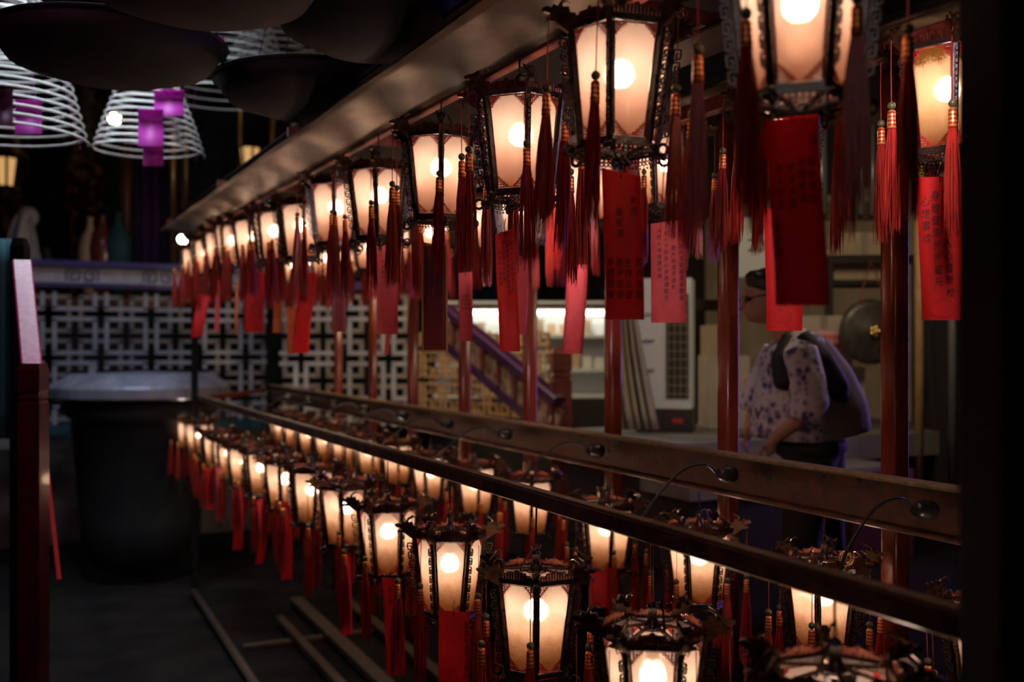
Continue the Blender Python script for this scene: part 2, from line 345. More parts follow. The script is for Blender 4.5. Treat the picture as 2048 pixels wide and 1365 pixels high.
# near dark column at the right edge
nc = MB().bar((0, 0, -.75-1), (0, 0, 5.2-1), .112, .112, bev=.01)
p = at(2062, 697, 1.05); nco = nc.build('square_column', M['black'], None, False, (p.x, p.y, 1.0)); nco.rotation_euler = (0, 0, -TH)
tag(nco, 'black square column close to the camera at the right edge', 'column')
p = at(1944, 697, 3.3); tag(MB().tube([(0, 0, -.7), (0, 0, 4.2)], .011, 10).build('steel_conduit', M['label'], None, True, (p.x, p.y, 0)), 'thin grey vertical pipe running just left of the black column', 'pipe')

# ------------------------------------------------------------ lantern part meshes (z=0 is the top of the panes)
RT, RB, ZB = .112, .084, -.233
def Rz(z): return RT + (RB-RT)*min(max(-z/-ZB if ZB else 0, 0), 1) if z < 0 else RT
def Rz(z): return RT + (RB-RT)*(z/ZB)
C30 = math.cos(R(30))
fr = MB()
cor = [R(30+60*k) for k in range(6)]
def P(a, r, z): return Vector((r*math.cos(a), r*math.sin(a), z))
for k in range(6):
    a, b = cor[k], cor[(k+1) % 6]
    fr.bar(P(a, RT+.004, .014), P(a, RB+.002, ZB-.016), .014, .016, up=P(a, 1, 0), bev=.002)
    fr.bar(P(a, RT+.004, .010), P(b, RT+.004, .010), .011, .016, bev=.002)
    fr.bar(P(a, RB+.003, ZB-.010), P(b, RB+.003, ZB-.010), .012, .014, bev=.002)
    fr.bar(P(a, RB+.016, ZB-.020), P(b, RB+.016, ZB-.020), .006, .006)
    fr.bar(P(a, RB, ZB-.014), P(a, RB+.022, ZB-.026), .010, .008)
    fr.ball(P(a, RB+.022, ZB-.026), .009, 8, 5)
    # slim inner moulding round each pane
    m = (a+b)/2
    for sgn in (-1, 1):
        t = Vector((-math.sin(m), math.cos(m), 0))
        fr.bar(P(m, RT*C30, 0)+t*sgn*(RT/2-.0085), P(m, RB*C30, ZB)+t*sgn*(RB/2-.0085), .003, .006, up=P(m, 1, 0))
ME = {}
ME['frame'] = fr.mesh('lantern_frame', M['lacquer'])
# pane (normal along +X)
def pane_pts():
    pts = []; ins = .008
    def q(t, z): return Vector((Rz(z)*C30, t*(Rz(z)/2-ins), z))
    c = .022
    outline = [(-.55, 0), (.55, 0), (1, -.022), (1, ZB+.022), (.5, ZB), (-.5, ZB), (-1, ZB+.022), (-1, -.022)]
    return [q(t, z) for t, z in outline]
pp = pane_pts(); pb = MB()
n = len(pp); th = Vector((-.0025, 0, 0))
pb.add(pp+[x+th for x in pp], [tuple(range(n)), tuple(range(2*n-1, n-1, -1))] + [(i, n+i, n+(i+1) % n, (i+1) % n) for i in range(n)])
ME['pane_clean'] = pb.mesh('pane', M['pane_clean']); ME['pane_grimy'] = pb.mesh('pane', M['pane_grimy']); ME['pane_amber'] = pb.mesh('pane', M['pane_amber'])
# corner filigree: little rings filling the four corners of a pane
fg = MB()
for zt, sz in ((0, 1), (ZB, -1)):
    for sg in (-1, 1):
        for i in range(4):
            for j in range(4-i):
                z = zt - sz*(.0045+.0068*j); t = sg*(Rz(z)/2-.011-.0068*i)
                c0 = Vector((Rz(z)*C30+.0018, t, z))
                fg.tube(circ(c0, .0036, 7, (0, 1, 0), (0, 0, 1)), .0009, 4, closed=True)
        z1 = zt-sz*.030; z0 = zt-sz*.002
        fg.tube([Vector((Rz(z1)*C30+.0018, sg*(Rz(z1)/2-.008), z1)), Vector((Rz(zt-sz*.018)*C30+.0018, sg*(Rz(zt)/2-.018), zt-sz*.018)), Vector((Rz(zt-sz*.009)*C30+.0018, sg*(Rz(zt)/2-.026), zt-sz*.009)), Vector((Rz(z0)*C30+.0018, sg*(Rz(z0)/2-.034), z0))], .0013, 5)
zz = [(0, -.0008), (ZB, .0008)]
for sg in (-1, 1): fg.tube([Vector((RT*C30+.0015, sg*(RT/2-.0085), -.001)), Vector((RB*C30+.0015, sg*(RB/2-.0085), ZB+.001))], .0009, 4)
for z in (-.001, ZB+.001): fg.tube([Vector((Rz(z)*C30+.0015, -(Rz(z)/2-.0085), z)), Vector((Rz(z)*C30+.0015, Rz(z)/2-.0085, z))], .0009, 4)
ME['fil'] = fg.mesh('corner_filigree', M['filigree'])
# crest above the top rail (pierced, mountain shaped)
cr = MB(); xs = RT*C30+.006
for i in range(13):
    t = -1+2*i/12; hgt = .008+.015*max(0, 1-abs(t)*1.15)**.8+.003*math.cos(t*14)
    y0 = t*.050
    cr.tube([(xs, y0, .016), (xs+.002, y0, .016+hgt)], [.0042, .0028], 5)
    cr.tube(circ((xs+.001, y0, .018+hgt*.75), .0042, 7, (0, 1, 0), (0, 0, 1)), .0016, 4, closed=True)
    if hgt > .015: cr.tube(circ((xs+.001, y0, .020+hgt*.3), .0038, 7, (0, 1, 0), (0, 0, 1)), .0015, 4, closed=True)
cr.prism([(-.052, 0), (.052, 0), (.050, .007), (.03, .012), (.012, .021), (0, .024), (-.012, .021), (-.03, .012), (-.050, .007)], .0022,
         Matrix.Translation((xs, 0, .015)) @ Matrix(((0, 0, 1, 0), (1, 0, 0, 0), (0, 1, 0, 0), (0, 0, 0, 1))))
ME['crest'] = cr.mesh('crest', M['carved'])
# valance: lace hanging under the bottom rail
va = MB(); xb = RB*C30+.014
for i in range(9):
    t = (i-4)/4*.042; dp = .012+.008*(1-abs(i-4)/4)
    va.tube(circ((xb, t, ZB-.026), .0052, 7, (0, 1, 0), (0, 0, 1)), .0016, 4, closed=True)
    if dp > .014: va.tube(circ((xb, t, ZB-.026-.009), .0046, 7, (0, 1, 0), (0, 0, 1)), .0014, 4, closed=True)
    va.ball((xb, t, ZB-.028-dp), .0026, 5, 4)
ME['valance'] = va.mesh('valance', M['bronze'])
# dragon head at a corner (built along +X)
dh = MB(); MY = Matrix(((1, 0, 0, 0), (0, 0, -1, 0), (0, 1, 0, 0), (0, 0, 0, 1)))
sil = [(-.012, -.012), (.010, -.010), (.028, .002), (.040, .012), (.050, .010), (.062, .016), (.058, .020), (.046, .020), (.052, .028), (.066, .030), (.070, .037),
       (.060, .042), (.050, .038), (.046, .048), (.036, .044), (.030, .056), (.024, .044), (.012, .046), (.008, .034), (-.004, .034), (-.004, .020), (-.016, .016)]
dh.prism(sil, .013, Matrix.Translation((RT, 0, .006)) @ MY)
dh.tube([(RT+.034, .007, .046), (RT+.026, .012, .062), (RT+.012, .014, .070), (RT+.002, .011, .066)], [.0032, .003, .0022, .001], 5)
dh.tube([(RT+.034, -.007, .046), (RT+.026, -.012, .062), (RT+.012, -.014, .070), (RT+.002, -.011, .066)], [.0032, .003, .0022, .001], 5)
for sg in (-1, 1): dh.ball((RT+.044, sg*.0075, .042), .0042, 6, 5); dh.tube([(RT+.05, sg*.006, .024), (RT+.06, sg*.012, .018), (RT+.056, sg*.014, .008)], [.0018, .0015, .0008], 4)
dh.tube([(RT+.0, 0, .0), (RT-.02, 0, .018)], .005, 6)
ME['dragon'] = dh.mesh('dragon_head', M['bronze'])
# fretwork strip outside a corner post (in the XZ plane)
fs = MB()
def fx(dx, z): return Vector((Rz(z)+.014+dx, 0, z))
key = [(.000, 0), (.016, 0), (.016, .020), (.006, .020), (.006, .009), (.011, .009)]
for i in range(7):
    z0 = -.018-.029*i; s_ = -1 if i % 2 else 1
    pts = [fx(dx, z0-dz) for dx, dz in key]
    for a, b in zip(pts, pts[1:]): fs.bar(a, b, .0035, .0035, up=(0, 1, 0))
    fs.bar(fx(0, z0), fx(0, z0-.029), .003, .003, up=(0, 1, 0))
    fs.bar(fx(.0165, z0-.020), fx(.0, z0-.025), .003, .003, up=(0, 1, 0))
    fs.ball(fx(.018, z0-.010), .0028, 5, 4)
ME['fret'] = fs.mesh('fretwork_strip', M['lacquer'])
rg = MB(); rg.tube(circ((RB+.030, 0, ZB-.030), .0125, 14, (1, 0, 0), (0, 0, 1)), .0038, 6, closed=True)
ME['ring'] = rg.mesh('ring', M['lacquer'], True)
# roof spokes and finial
rs = MB()
for a in cor:
    rs.bar(P(a, RT, .014), P(a, .012, .030), .006, .006)
rs.tube(circ((0, 0, .022), .030, 12, (1, 0, 0), (0, 1, 0)), .003, 5, closed=True)
ME['spokes'] = rs.mesh('roof_spokes', M['bronze'])
fi = MB(); fi.lathe([(.020, .020), (.020, .026), (.014, .034), (.010, .046), (.0095, .066), (.013, .070), (.009, .076), (.004, .080)], 12)
fi.tube(circ((0, 0, .087), .008, 10, (1, 0, 0), (0, 0, 1)), .002, 5, closed=True)
ME['finial'] = fi.mesh('finial', M['lacquer'], True)
so = MB(); so.lathe([(.006, .02), (.006, -.02), (.015, -.024), (.015, -.050), (.010, -.054)], 12)
ME['socket'] = so.mesh('lamp_socket', M['lacquer'], True)
bu = MB(); bu.lathe([(.010, -.054), (.018, -.060), (.027, -.072), (.030, -.086), (.027, -.100), (.017, -.110), (.002, -.114)], 16)
ME['bulb'] = bu.mesh('bulb', M['bulb'], True)
sp = MB()
for a in cor: sp.bar(P(a, RB, ZB-.016), P(a, .008, ZB-.036), .006, .005)
sp.lathe([(.002, ZB-.056), (.009, ZB-.050), (.006, ZB-.044), (.013, ZB-.036), (.010, ZB-.028)], 8)
ME['spider'] = sp.mesh('base_spokes', M['lacquer'])
# tassel
XT = RT+.058
cd = MB(); cd.tube([(XT, 0, .020), (XT+.001, 0, -.06), (XT, 0, -.130)], .0013, 4); ME['cord'] = cd.mesh('tassel_cord', M['cord'])
bd = MB(); bd.ball((XT, 0, -.139), .0098, 10, 7); ME['bead'] = bd.mesh('bead', M['bead'], True)
bi = MB(); bi.lathe([(.004, -.149), (.0085, -.152), (.0098, -.160), (.0092, -.172), (.0102, -.180), (.0105, -.196), (.008, -.199)], 10, (XT, 0, 0)); ME['binding'] = bi.mesh('binding', M['binding'], True)
ME['fringe'] = []
for vv in range(5):
    tm = MB(); rnd = random.Random(vv+3)
    for i in range(58):
        a = rnd.uniform(0, 2*PI); rr = math.sqrt(rnd.random()); L = rnd.uniform(.215, .262) if i % 4 else rnd.uniform(.16, .25)
        p0 = Vector((XT+.0085*rr*math.cos(a), .0085*rr*math.sin(a), -.196)); sw = rnd.uniform(-.004, .004)
        e = .0165*rr*(1+.25*vv/4)
        p1 = Vector((XT+e*math.cos(a), e*math.sin(a), -.196-L*.5)); p2 = Vector((XT+(e+.001)*math.cos(a)+sw, (e+.001)*math.sin(a)+sw*.6, -.196-L))
        mid = (p0+p1)/2+Vector((math.cos(a)*.002, math.sin(a)*.002, 0))
        tm.tube([p0, mid, p1, (p1+p2)/2+Vector((sw*.5, -sw*.3, 0)), p2], [.0016, .0017, .0016, .0015, .0006], 3)
    ME['fringe'].append(tm.mesh('tassel', M['thread']))
wi = MB(); wi.tube([(0, 0, 0), (.0015, 0, .5), (0, 0, 1)], .0028, 5); ME['wire'] = wi.mesh('hanging_wire', M['wire'])
cb = MB(); cb.tube([(.004, .002, .08), (.02, .012, .085), (.035, .01, .055), (.05, .004, .02)], .0028, 5); ME['cable'] = cb.mesh('lamp_cable', M['wire'])

rl = random.Random(11)
def lantern(x, y, z, ang, pane, label, group, hook, tassels=(0, 1, 2, 3, 4, 5), simple=False):
    t = empty('hexagonal_lantern', (x, y, z), ang-R(30))
    t.rotation_euler = (R(rl.uniform(-1.5, 1.5)), R(rl.uniform(-1.5, 1.5)), ang-R(30))
    tag(t, label, 'lantern', group)
    child('frame', ME['frame'], t); child('roof_spokes', ME['spokes'], t); child('finial', ME['finial'], t)
    child('base_spokes', ME['spider'], t); child('lamp_socket', ME['socket'], t); child('bulb', ME['bulb'], t)
    w = child('hanging_wire', ME['wire'], t, 0, (0, 0, .092)); w.scale = (1, 1, max(.01, hook-z-.092))
    if not simple: child('lamp_cable', ME['cable'], t, rl.uniform(0, 6))
    for k in range(6):
        a = R(60*k); b = a+R(30)
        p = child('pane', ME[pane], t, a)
        if not simple: child('corner_filigree', ME['fil'], p)
        child('crest', ME['crest'], t, a)
        child('dragon_head', ME['dragon'], t, b); child('fretwork_strip', ME['fret'], t, b)
        if not simple:
            child('valance', ME['valance'], t, a); child('ring', ME['ring'], t, b+R(8))
        if k in tassels:
            g = child('tassel', ME['fringe'][rl.randrange(5)], t, b+R(rl.uniform(-5, 5)), (0, 0, rl.uniform(-.025, .012)))
            if not simple:
                child('tassel_cord', ME['cord'], g); child('bead', ME['bead'], g)
            child('binding', ME['binding'], g)
    return t
ORD = ['nearest', 'second', 'third', 'fourth', 'fifth', 'sixth', 'seventh', 'eighth', 'ninth', 'tenth', 'eleventh', 'twelfth', 'thirteenth', 'fourteenth', 'fifteenth', 'sixteenth']
def spline(q, n=6):
    q = [Vector(p) for p in q]; e = [2*q[0]-q[1]]+q+[2*q[-1]-q[-2]]; out = []
    for i in range(1, len(e)-2):
        for k in range(n):
            t = k/n; a, b, c, d = e[i-1:i+3]
            out.append(.5*((2*b)+(c-a)*t+(2*a-5*b+4*c-d)*t*t+(3*b-a-3*c+d)*t**3))
    return out+[q[-1]]
def rowof(D, items, pane, base, group, hookf, where):
    n = len(items)
    for i, (u, v, a, note) in enumerate(items):
        y, Z = row(u, D)
        z = CZ+(HV-v)*Z/F if v > 5 else CZ+v
        ang = math.atan2(-y, -D)+R(a)
        if not note: note = (('%s' % ORD[i]) + ' from the camera' if i < n-1 else 'farthest of all')
        pn = pane
        if isinstance(note, tuple): note, pn = note
        lantern(D, y, z, ang, pn, f'{base}, {note}, {where}', group, hookf(y), simple=(Z > 4.6))
UF = [(1600, .668, 30, 'nearest, cut by the top edge'), (1243, 73, -12, 'one pane facing the camera, second'), (1040, 208, 10, 'two equal panes in view, third'), (882, 283, 0, None),
      (758, 346, -8, None), (672, 376, -5, None), (600, 416, 8, None), (548, 431, 15, None), (505, 446, -10, None), (467, 455, 20, None), (439, 470, 0, None), (412, 484, 12, None), (392, 500, -14, None)]
rowof(1.174, UF, 'pane_clean', 'glowing lantern with red tassels', 'lanterns in the upper front row', lambda y: CZ+hup(y)-.02, 'in the upper front row')
UBK = [(1895, 112, 8, ('amber stained panes, nearest', 'pane_amber')), (1560, .748, 20, None), (1333, .745, -25, 'blue edged pane beside a pink lit card, third'), (1176, .755, 10, None), (1045, .735, -20, None), (944, .75, 5, None), (862, .745, 18, None),
       (793, .76, -8, None), (738, .77, 0, None), (692, .77, 14, None), (652, .78, -12, None), (618, .79, 5, None), (588, .80, 9, None), (560, .80, 20, None)]
rowof(2.05, UBK, 'pane_clean', 'lantern behind', 'lanterns in the upper back row', lambda y: CZ+hup(y)-.02, 'upper back row')
LF = [(1672, -.578, 8, 'roof spokes seen from above, nearest'), (1305, 1276, 30, 'glaring pane facing the camera, second'), (1072, 1158, 0, 'two grimy panes in view, third'), (900, 1076, -29, 'bright pane over a red card, fourth'), (776, 1020, 27, None), (692, 976, -12, None),
      (624, 945, 8, None), (572, 928, -18, None), (524, 908, 12, None), (489, 897, -5, None), (458, 884, 20, None), (432, 869, 6, None), (399, 849, -20, None), (375, 842, 10, None)]
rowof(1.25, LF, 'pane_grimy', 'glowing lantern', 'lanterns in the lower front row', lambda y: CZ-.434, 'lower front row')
LB = [(1985, -.655, 5, None), (1648, -.655, -10, 'pale medallion on its crest, second'), (1398, -.655, -22, None), (1213, -.66, 12, None), (1063, -.63, 0, None), (950, -.64, 10, None), (862, -.65, -20, None), (794, -.63, 5, None),
      (738, -.64, 14, None), (692, -.63, -12, None), (652, -.64, 5, None), (618, -.64, 9, None), (588, -.63, 0, None), (562, -.64, 20, None)]
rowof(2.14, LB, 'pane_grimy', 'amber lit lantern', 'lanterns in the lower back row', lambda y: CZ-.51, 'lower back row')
# round medallion on the back lantern near the right
# sockets on the back beam with cables curving down to the lower lanterns
for i, u in enumerate((1878, 1480, 1214, 1030, 912, 822, 745, 682, 630, 588)):
    y, Z = row(u, 2.18)
    s = MB(); s.lathe([(.026, 0), (.028, .03), (.022, .06), (.016, .075)], 12)
    o = s.build('lamp_holder', M['wire'], None, True, (2.15, y, CZ-.43)); o.rotation_euler = (R(10), R(-82), 0)
    tag(o, 'black lamp holder fixed inside the back beam, %s from the camera' % ORD[i], 'lamp holder', 'lamp holders along the back beam')
    w = MB(); q = [(0, 0, 0), (-.07, -.03, .035), (-.18, -.05, .02), (-.32, -.10, -.06), (-.46, -.2, -.13)]
    w.tube(spline(q), .0045, 6)
    o = w.build('power_cable', M['wire'], None, True, (2.08, y, CZ-.42)); tag(o, 'thin black cable arching from the %s lamp holder over the lower lanterns' % ORD[i], 'cable', 'cables between the lower rails')

# ------------------------------------------------------------ wish cards
GL = {}
fcu = bpy.data.curves.new('glyph', 'FONT'); fo = bpy.data.objects.new('glyph', fcu); COL.objects.link(fo)
fcu.align_x = 'CENTER'; fcu.align_y = 'CENTER'; fcu.resolution_u = 1
def glyph(s):
    if s not in GL:
        fcu.body = s; bpy.context.view_layer.update()
        m = bpy.data.meshes.new_from_object(fo.evaluated_get(bpy.context.evaluated_depsgraph_get()))
        GL[s] = ([tuple(v.co) for v in m.vertices], [tuple(p.vertices) for p in m.polygons]); bpy.data.meshes.remove(m)
    return GL[s]
def write(mb, s, x, z, size, f, sx=1, sk=.0):
    vs, fc = glyph(s); mb.add([f(x+vx*size*sx+sk*vy*size, z+vy*size) for vx, vy, vz in vs], fc)
rc = random.Random(5)
def card(u, vt, vb, w, Z, m, label, cols=(), yaw=0, lean=0, bend=.01, num=None, stamp=None, border=None, wire=True, csize=.0125, group='wish cards on the lanterns'):
    p = at(u, vt, Z); h = (vb-vt)*Z/F; w = w*Z/F/max(.35, math.cos(R(yaw)))
    t = empty('wish_card', p, -TH+R(yaw)); tag(t, label, 'card', group)
    ph = rc.uniform(0, 3)
    dx = math.tan(R(lean))
    def f(x, z, off=0):
        k = z/h
        return Vector((x + dx*z, bend*math.sin(PI*k*1.1+ph)*(1)+ .15*bend*math.cos(x/w*3) - off, z))
    pm = MB(); N = 14
    tilt = rc.uniform(-.012, .012)
    vs = []
    for off in (0, -.0008):
        for i in range(N+1):
            for j in range(5):
                x = -w/2+w*j/4; z = -h*i/N
                vs.append(f(x, z + (tilt*(x/w*2) if i == 0 else 0), off))
    n0 = (N+1)*5; fc = []
    for i in range(N):
        for j in range(4):
            a = i*5+j; fc.append((a, a+5, a+6, a+1)); a += n0; fc.append((a, a+1, a+6, a+5))
    for i in range(N):
        for j in (0, 4): a = i*5+j; fc.append((a, a+5, a+5+n0, a+n0))
    pm.add(vs, fc); pm.build('paper', M[m], t, True)
    if border:
        b = MB()
        for (xa, za, xb, zb) in ((-w/2, 0, w/2, 0), (-w/2, -h, w/2, -h), (-w/2, 0, -w/2, -h), (w/2, 0, w/2, -h)):
            k = 1 if za == zb else 10
            for i in range(k):
                q0 = f(xa+(xb-xa)*i/k, za+(zb-za)*i/k, .0012); q1 = f(xa+(xb-xa)*(i+1)/k, za+(zb-za)*(i+1)/k, .0012)
                b.bar(q0, q1, .006, .0015, up=(0, -1, 0))
        b.build('border', M[border], t)
    g = MB()
    F2 = lambda x, z: f(x, z, .0010)
    for (fx_, z0, s) in cols:
        z = -z0*h
        for ch in s:
            if ch != ' ': write(g, ch, fx_*w/2+rc.uniform(-.0008, .0008), z, csize*rc.uniform(.9, 1.1), F2, .82, .12)
            z -= csize*1.16
    if num:
        for i, ch in enumerate(num): write(g, ch, -w/2+.008+i*.0042, -h+.009, .0055, F2)
    if g.v: g.build('writing', M['ink'], t)
    if stamp:
        s = MB(); s.tube([f(stamp[0]*w/2+stamp[2]*w*math.cos(a*PI/12), -stamp[1]*h+stamp[2]*w*.7*math.sin(a*PI/12), .0010) for a in range(24)], .0005, 3, closed=True)
        s.build('stamp', M['inkred'], t)
    if wire:
        ww = MB(); ww.tube([f(.002, .035, .004), f(-.004, .012, .006), f(0, -.006, .005), f(.001, -.014, .001)], .0011, 4)
        ww.build('wire_loop', M['wire'], t, True)
    return t
card(1587, 232, 612, 112, 1.62, 'p_red', 'large dark red card with faint black writing below the nearest upper lantern',
     [(.72, .12, '福'), (.62, .24, '闔家健康'), (.28, .24, '身體康健'), (-.12, .27, '財源廣進'), (-.55, .28, '出入平安'), (-.8, .60, '黃加慶')], yaw=8, lean=-2.5, bend=.006, num='0010', stamp=(.5, .06, .16), csize=.017)
card(1243, 342, 640, 77, 2.1, 'p_red', 'red card in four rows of black writing under the big second lantern',
     [(.6, .20, '黃鴻'), (-.15, .28, '黃敏儀'), (.75, .62, '笑口常開'), (.22, .62, '主持公道'), (-.25, .62, '進步如意'), (-.72, .62, '身體健康')], yaw=6, lean=-1.2, num='0055', csize=.0195)
card(1012, 462, 703, 40, 2.78, 'p_red', 'dark red card covered in small writing, in front of a blank pink lit card',
     [(.6, .10, '闔家平安身體健康步步'), (.2, .12, '金榜題名事事如意平安'), (-.2, .10, '招財進寶生意興隆'), (-.6, .14, '心想事成一帆風順')], yaw=18, lean=-1.5, num='77', csize=.0125)
card(1042, 512, 669, 28, 3.4, 'p_litpink', 'narrow blank pink lit red card half behind a written dark red one', yaw=30, lean=1.5, csize=.01)
card(1156, 530, 708, 42, 4.0, 'p_litpink', 'blank red card lit pink hanging askew against the lit shop counter', yaw=4, lean=4, bend=.02, num='1704572')
card(1337, 442, 646, 70, 3.3, 'p_litpink', 'red card lit pink with long columns of handwriting right of the big red one',
     [(.72, .25, '出入平安勝意身體健'), (.28, .27, '榮升財運亨通家'), (-.12, .12, '出入平安身心康泰羅敏兒'), (-.52, .10, '大吃大喝健康快樂')], yaw=-4, lean=0, num='F102', csize=.0185)
card(1565, 420, 662, 72, 2.75, 'p_red', 'bright red card showing only below the large dark red card', yaw=0, lean=-.5, num='0058', stamp=(-.1, .88, .25))
card(1882, 352, 641, 90, 2.45, 'p_red', 'red card with three clear columns of brush writing by the right column',
     [(.25, .13, '喬嘉琪老人心儀學校'), (-.22, .14, '身體健康步步高升'), (-.66, .18, '心想事成')], yaw=-3, lean=-1, num='1109', stamp=(-.1, .92, .28), csize=.0262)
card(869, 489, 702, 48, 3.1, 'p_maroon', 'dull maroon card with a pale yellow border', [(.6, .1, '福如東海壽比南山健康'), (.2, .1, '萬事勝意心想事成平安'), (-.2, .1, '一帆風順龍馬精神'), (-.6, .1, '步步高升大吉大利')], border='p_gold', lean=-.3, csize=.012)
card(931, 545, 683, 27, 3.7, 'p_litpink', 'small pink lit red card with rows of tiny writing beside the stair rail', [(.5, .35, '平安健康'), (0, .35, '萬事如意'), (-.5, .35, '大吉大利')], yaw=12, csize=.013)
card(773, 489, 669, 42, 3.75, 'p_litpink', 'pink lit red card with a round stamp low on its face', [(.5, .1, '万文神應保佑'), (.0, .2, '身體健康平安'), (-.4, .2, '步步高升')], stamp=(.2, .88, .28), lean=-1, csize=.016)
card(778, 640, 710, 9, 3.8, 'p_litpink', 'thin pink lit paper streamer hanging below the stamped card', wire=False, lean=4)
card(678, 520, 664, 27, 4.2, 'p_maroon', 'dim maroon card above the grey lattice, right of two brighter leaning ones', yaw=10)
card(619, 545, 706, 33, 4.7, 'p_red', 'red card leaning to the right above the dark lattice', lean=6, bend=.03)
card(584, 615, 708, 18, 4.9, 'p_orange', 'orange card hanging left of the leaning red card', yaw=20)
card(509, 545, 665, 40, 5.8, 'p_red', 'wide red card with black writing far along the upper row', [(.6, .55, '身體健康'), (.2, .5, '平安'), (-.2, .55, '財源')], csize=.02)
card(555, 600, 666, 18, 5.4, 'p_orange', 'short orange card between two red cards at the far end', [(.3, .4, '大吉'), (-.4, .4, '平安')], csize=.016)
card(473, 565, 670, 6, 5.9, 'p_orange', 'very thin orange streamer between far red cards', wire=False)
card(434, 560, 664, 9, 6.4, 'p_litpink', 'thin pink lit strip card near the far end of the rack', wire=False)
card(409, 590, 675, 24, 6.8, 'p_red', 'small red card leaning at the far end of the upper row', lean=10, bend=.02)
card(783, 1158, 1352, 37, 3.75, 'p_red', 'long red card with one written column low at the front', [(.55, .35, '身體健康平安快樂'), (-.2, .12, '黃小明')], yaw=10, lean=-3, csize=.019)
card(908, 1224, 1420, 62, 3.2, 'p_red', 'wide red card under the bright pane, cut off by the bottom edge', [(.8, .16, '世事如意平安健康')], bend=.004, csize=.019)
card(1202, 1143, 1215, 44, 4.0, 'p_red', 'red card in front of which a lower lantern stands', yaw=0)
card(692, 1098, 1270, 20, 4.3, 'p_red', 'narrow red card with faint column hanging among lower tassels', [(.2, .25, '健康平安如意')], yaw=30, csize=.014)
card(573, 1005, 1160, 20, 5.2, 'p_red', 'dark red card hanging straight in the lower middle', yaw=30)
card(520, 1000, 1130, 13, 5.7, 'p_red', 'slim curved red card in the lower tier', yaw=40, bend=.04)
card(475, 980, 1100, 17, 6.2, 'p_red', 'slim red card turned sideways below dim far lanterns', yaw=30, bend=.03)
card(419, 935, 1020, 15, 7.0, 'p_red', 'short dark red card at the far lower left', yaw=20)
card(438, 935, 1042, 12, 6.8, 'p_litpink', 'red card lit pink at the far lower left', yaw=35, bend=.03)
card(1087, 1342, 1420, 55, 2.7, 'p_red', 'red card just entering the bottom edge under the grimy lantern')
bpy.data.objects.remove(fo)
bpy.data.curves.remove(fcu)

# ------------------------------------------------------------ background, left: lattice parapet
def lattice(name, label, P0, P1, z0, z1, cw, ch, m, bar, rails=None, group=None, depth=.024):
    """pierced screen of interlocking squares between two floor points"""
    P0, P1 = Vector((*P0, 0)), Vector((*P1, 0)); L = (P1-P0).length; d = (P1-P0).normalized(); a = math.atan2(d.y, d.x)
    t = empty(name, (P0.x, P0.y, z0), a); tag(t, label, 'screen', group)
    g = MB(); H = z1-z0
    nx = max(1, round(L/cw)); nz = max(1, round(H/ch)); cw = L/nx; ch = H/nz
    def B(x0, z0_, x1, z1_): 
        if x1 < x0 or z1_ < z0_: return
        g.box(((x0+x1)/2, 0, (z0_+z1_)/2), (max(x1-x0, bar), depth, max(z1_-z0_, bar)))
    g2_ = MB()
    def C2(x0, z0_, x1, z1_):
        g2_.box(((x0+x1)/2, -depth*.35, (z0_+z1_)/2), (max(x1-x0, bar), depth, max(z1_-z0_, bar)))
    for i in range(nx):
        for j in range(nz):
            cx = (i+.5)*cw; cz = (j+.5)*ch; hx = cw*.43-bar/2; hz = ch*.43-bar/2
            for s in (-1, 1):
                B(cx-hx-bar/2, cz+s*hz, cx+hx+bar/2, cz+s*hz); B(cx+s*hx, cz-hz, cx+s*hx, cz+hz)
    for i in range(nx+1):
        for j in range(nz+1):
            cx = i*cw; cz = j*ch; xl, xh = max(cx-hx-bar/2, 0), min(cx+hx+bar/2, L); zl, zh = max(cz-hz, 0), min(cz+hz, H)
            for s in (-1, 1):
                if 0 < cz+s*hz < H: C2(xl, cz+s*hz, xh, cz+s*hz)
                if 0 < cx+s*hx < L: C2(cx+s*hx, zl, cx+s*hx, zh)
    g.build('lattice_panel', M[m], t); g2_.build('overlaid_lattice', M[m+'_pale'], t)
    return t, L, H
YL = 10.8
lt, L, H = lattice('lattice_parapet', 'grey interlocking square lattice parapet behind the big lidded bin', (-.55, YL), (2.3, YL), .55, 1.86, .475, .45, 'lattice', .041)
MB().bar((0, 0, H+.06), (L, 0, H+.06), .12, .04).build('lower_rail', M['indigo'], lt)
MB().bar((0, 0, H+.16), (L, 0, H+.16), .07, .15).build('band', M['creamband'], lt)
MB().bar((0, 0, H+.27), (L, 0, H+.27), .16, .07, bev=.01).build('top_rail', M['indigo'], lt)
MB().bar((0, -.02, -.05), (L, -.02, -.05), .14, .08).build('bottom_rail', M['teal'], lt)
kb = MB(); i = 0; x = .12
while x < L-.3:
    for s in (1, -1):
        cx = x+(.09 if s > 0 else .26); pts = [(-.06*s, -.05), (-.06*s, .05), (.06*s, .05), (.06*s, -.04), (-.02*s, -.04), (-.02*s, .015), (.025*s, .015)]
        for p, q in zip(pts, pts[1:]): kb.bar((cx+p[0], -.038, H+.16+p[1]), (cx+q[0], -.038, H+.16+q[1]), .016, .008, up=(0, 1, 0))
    x += .72
kb.build('key_pattern', M['indigo'], lt)
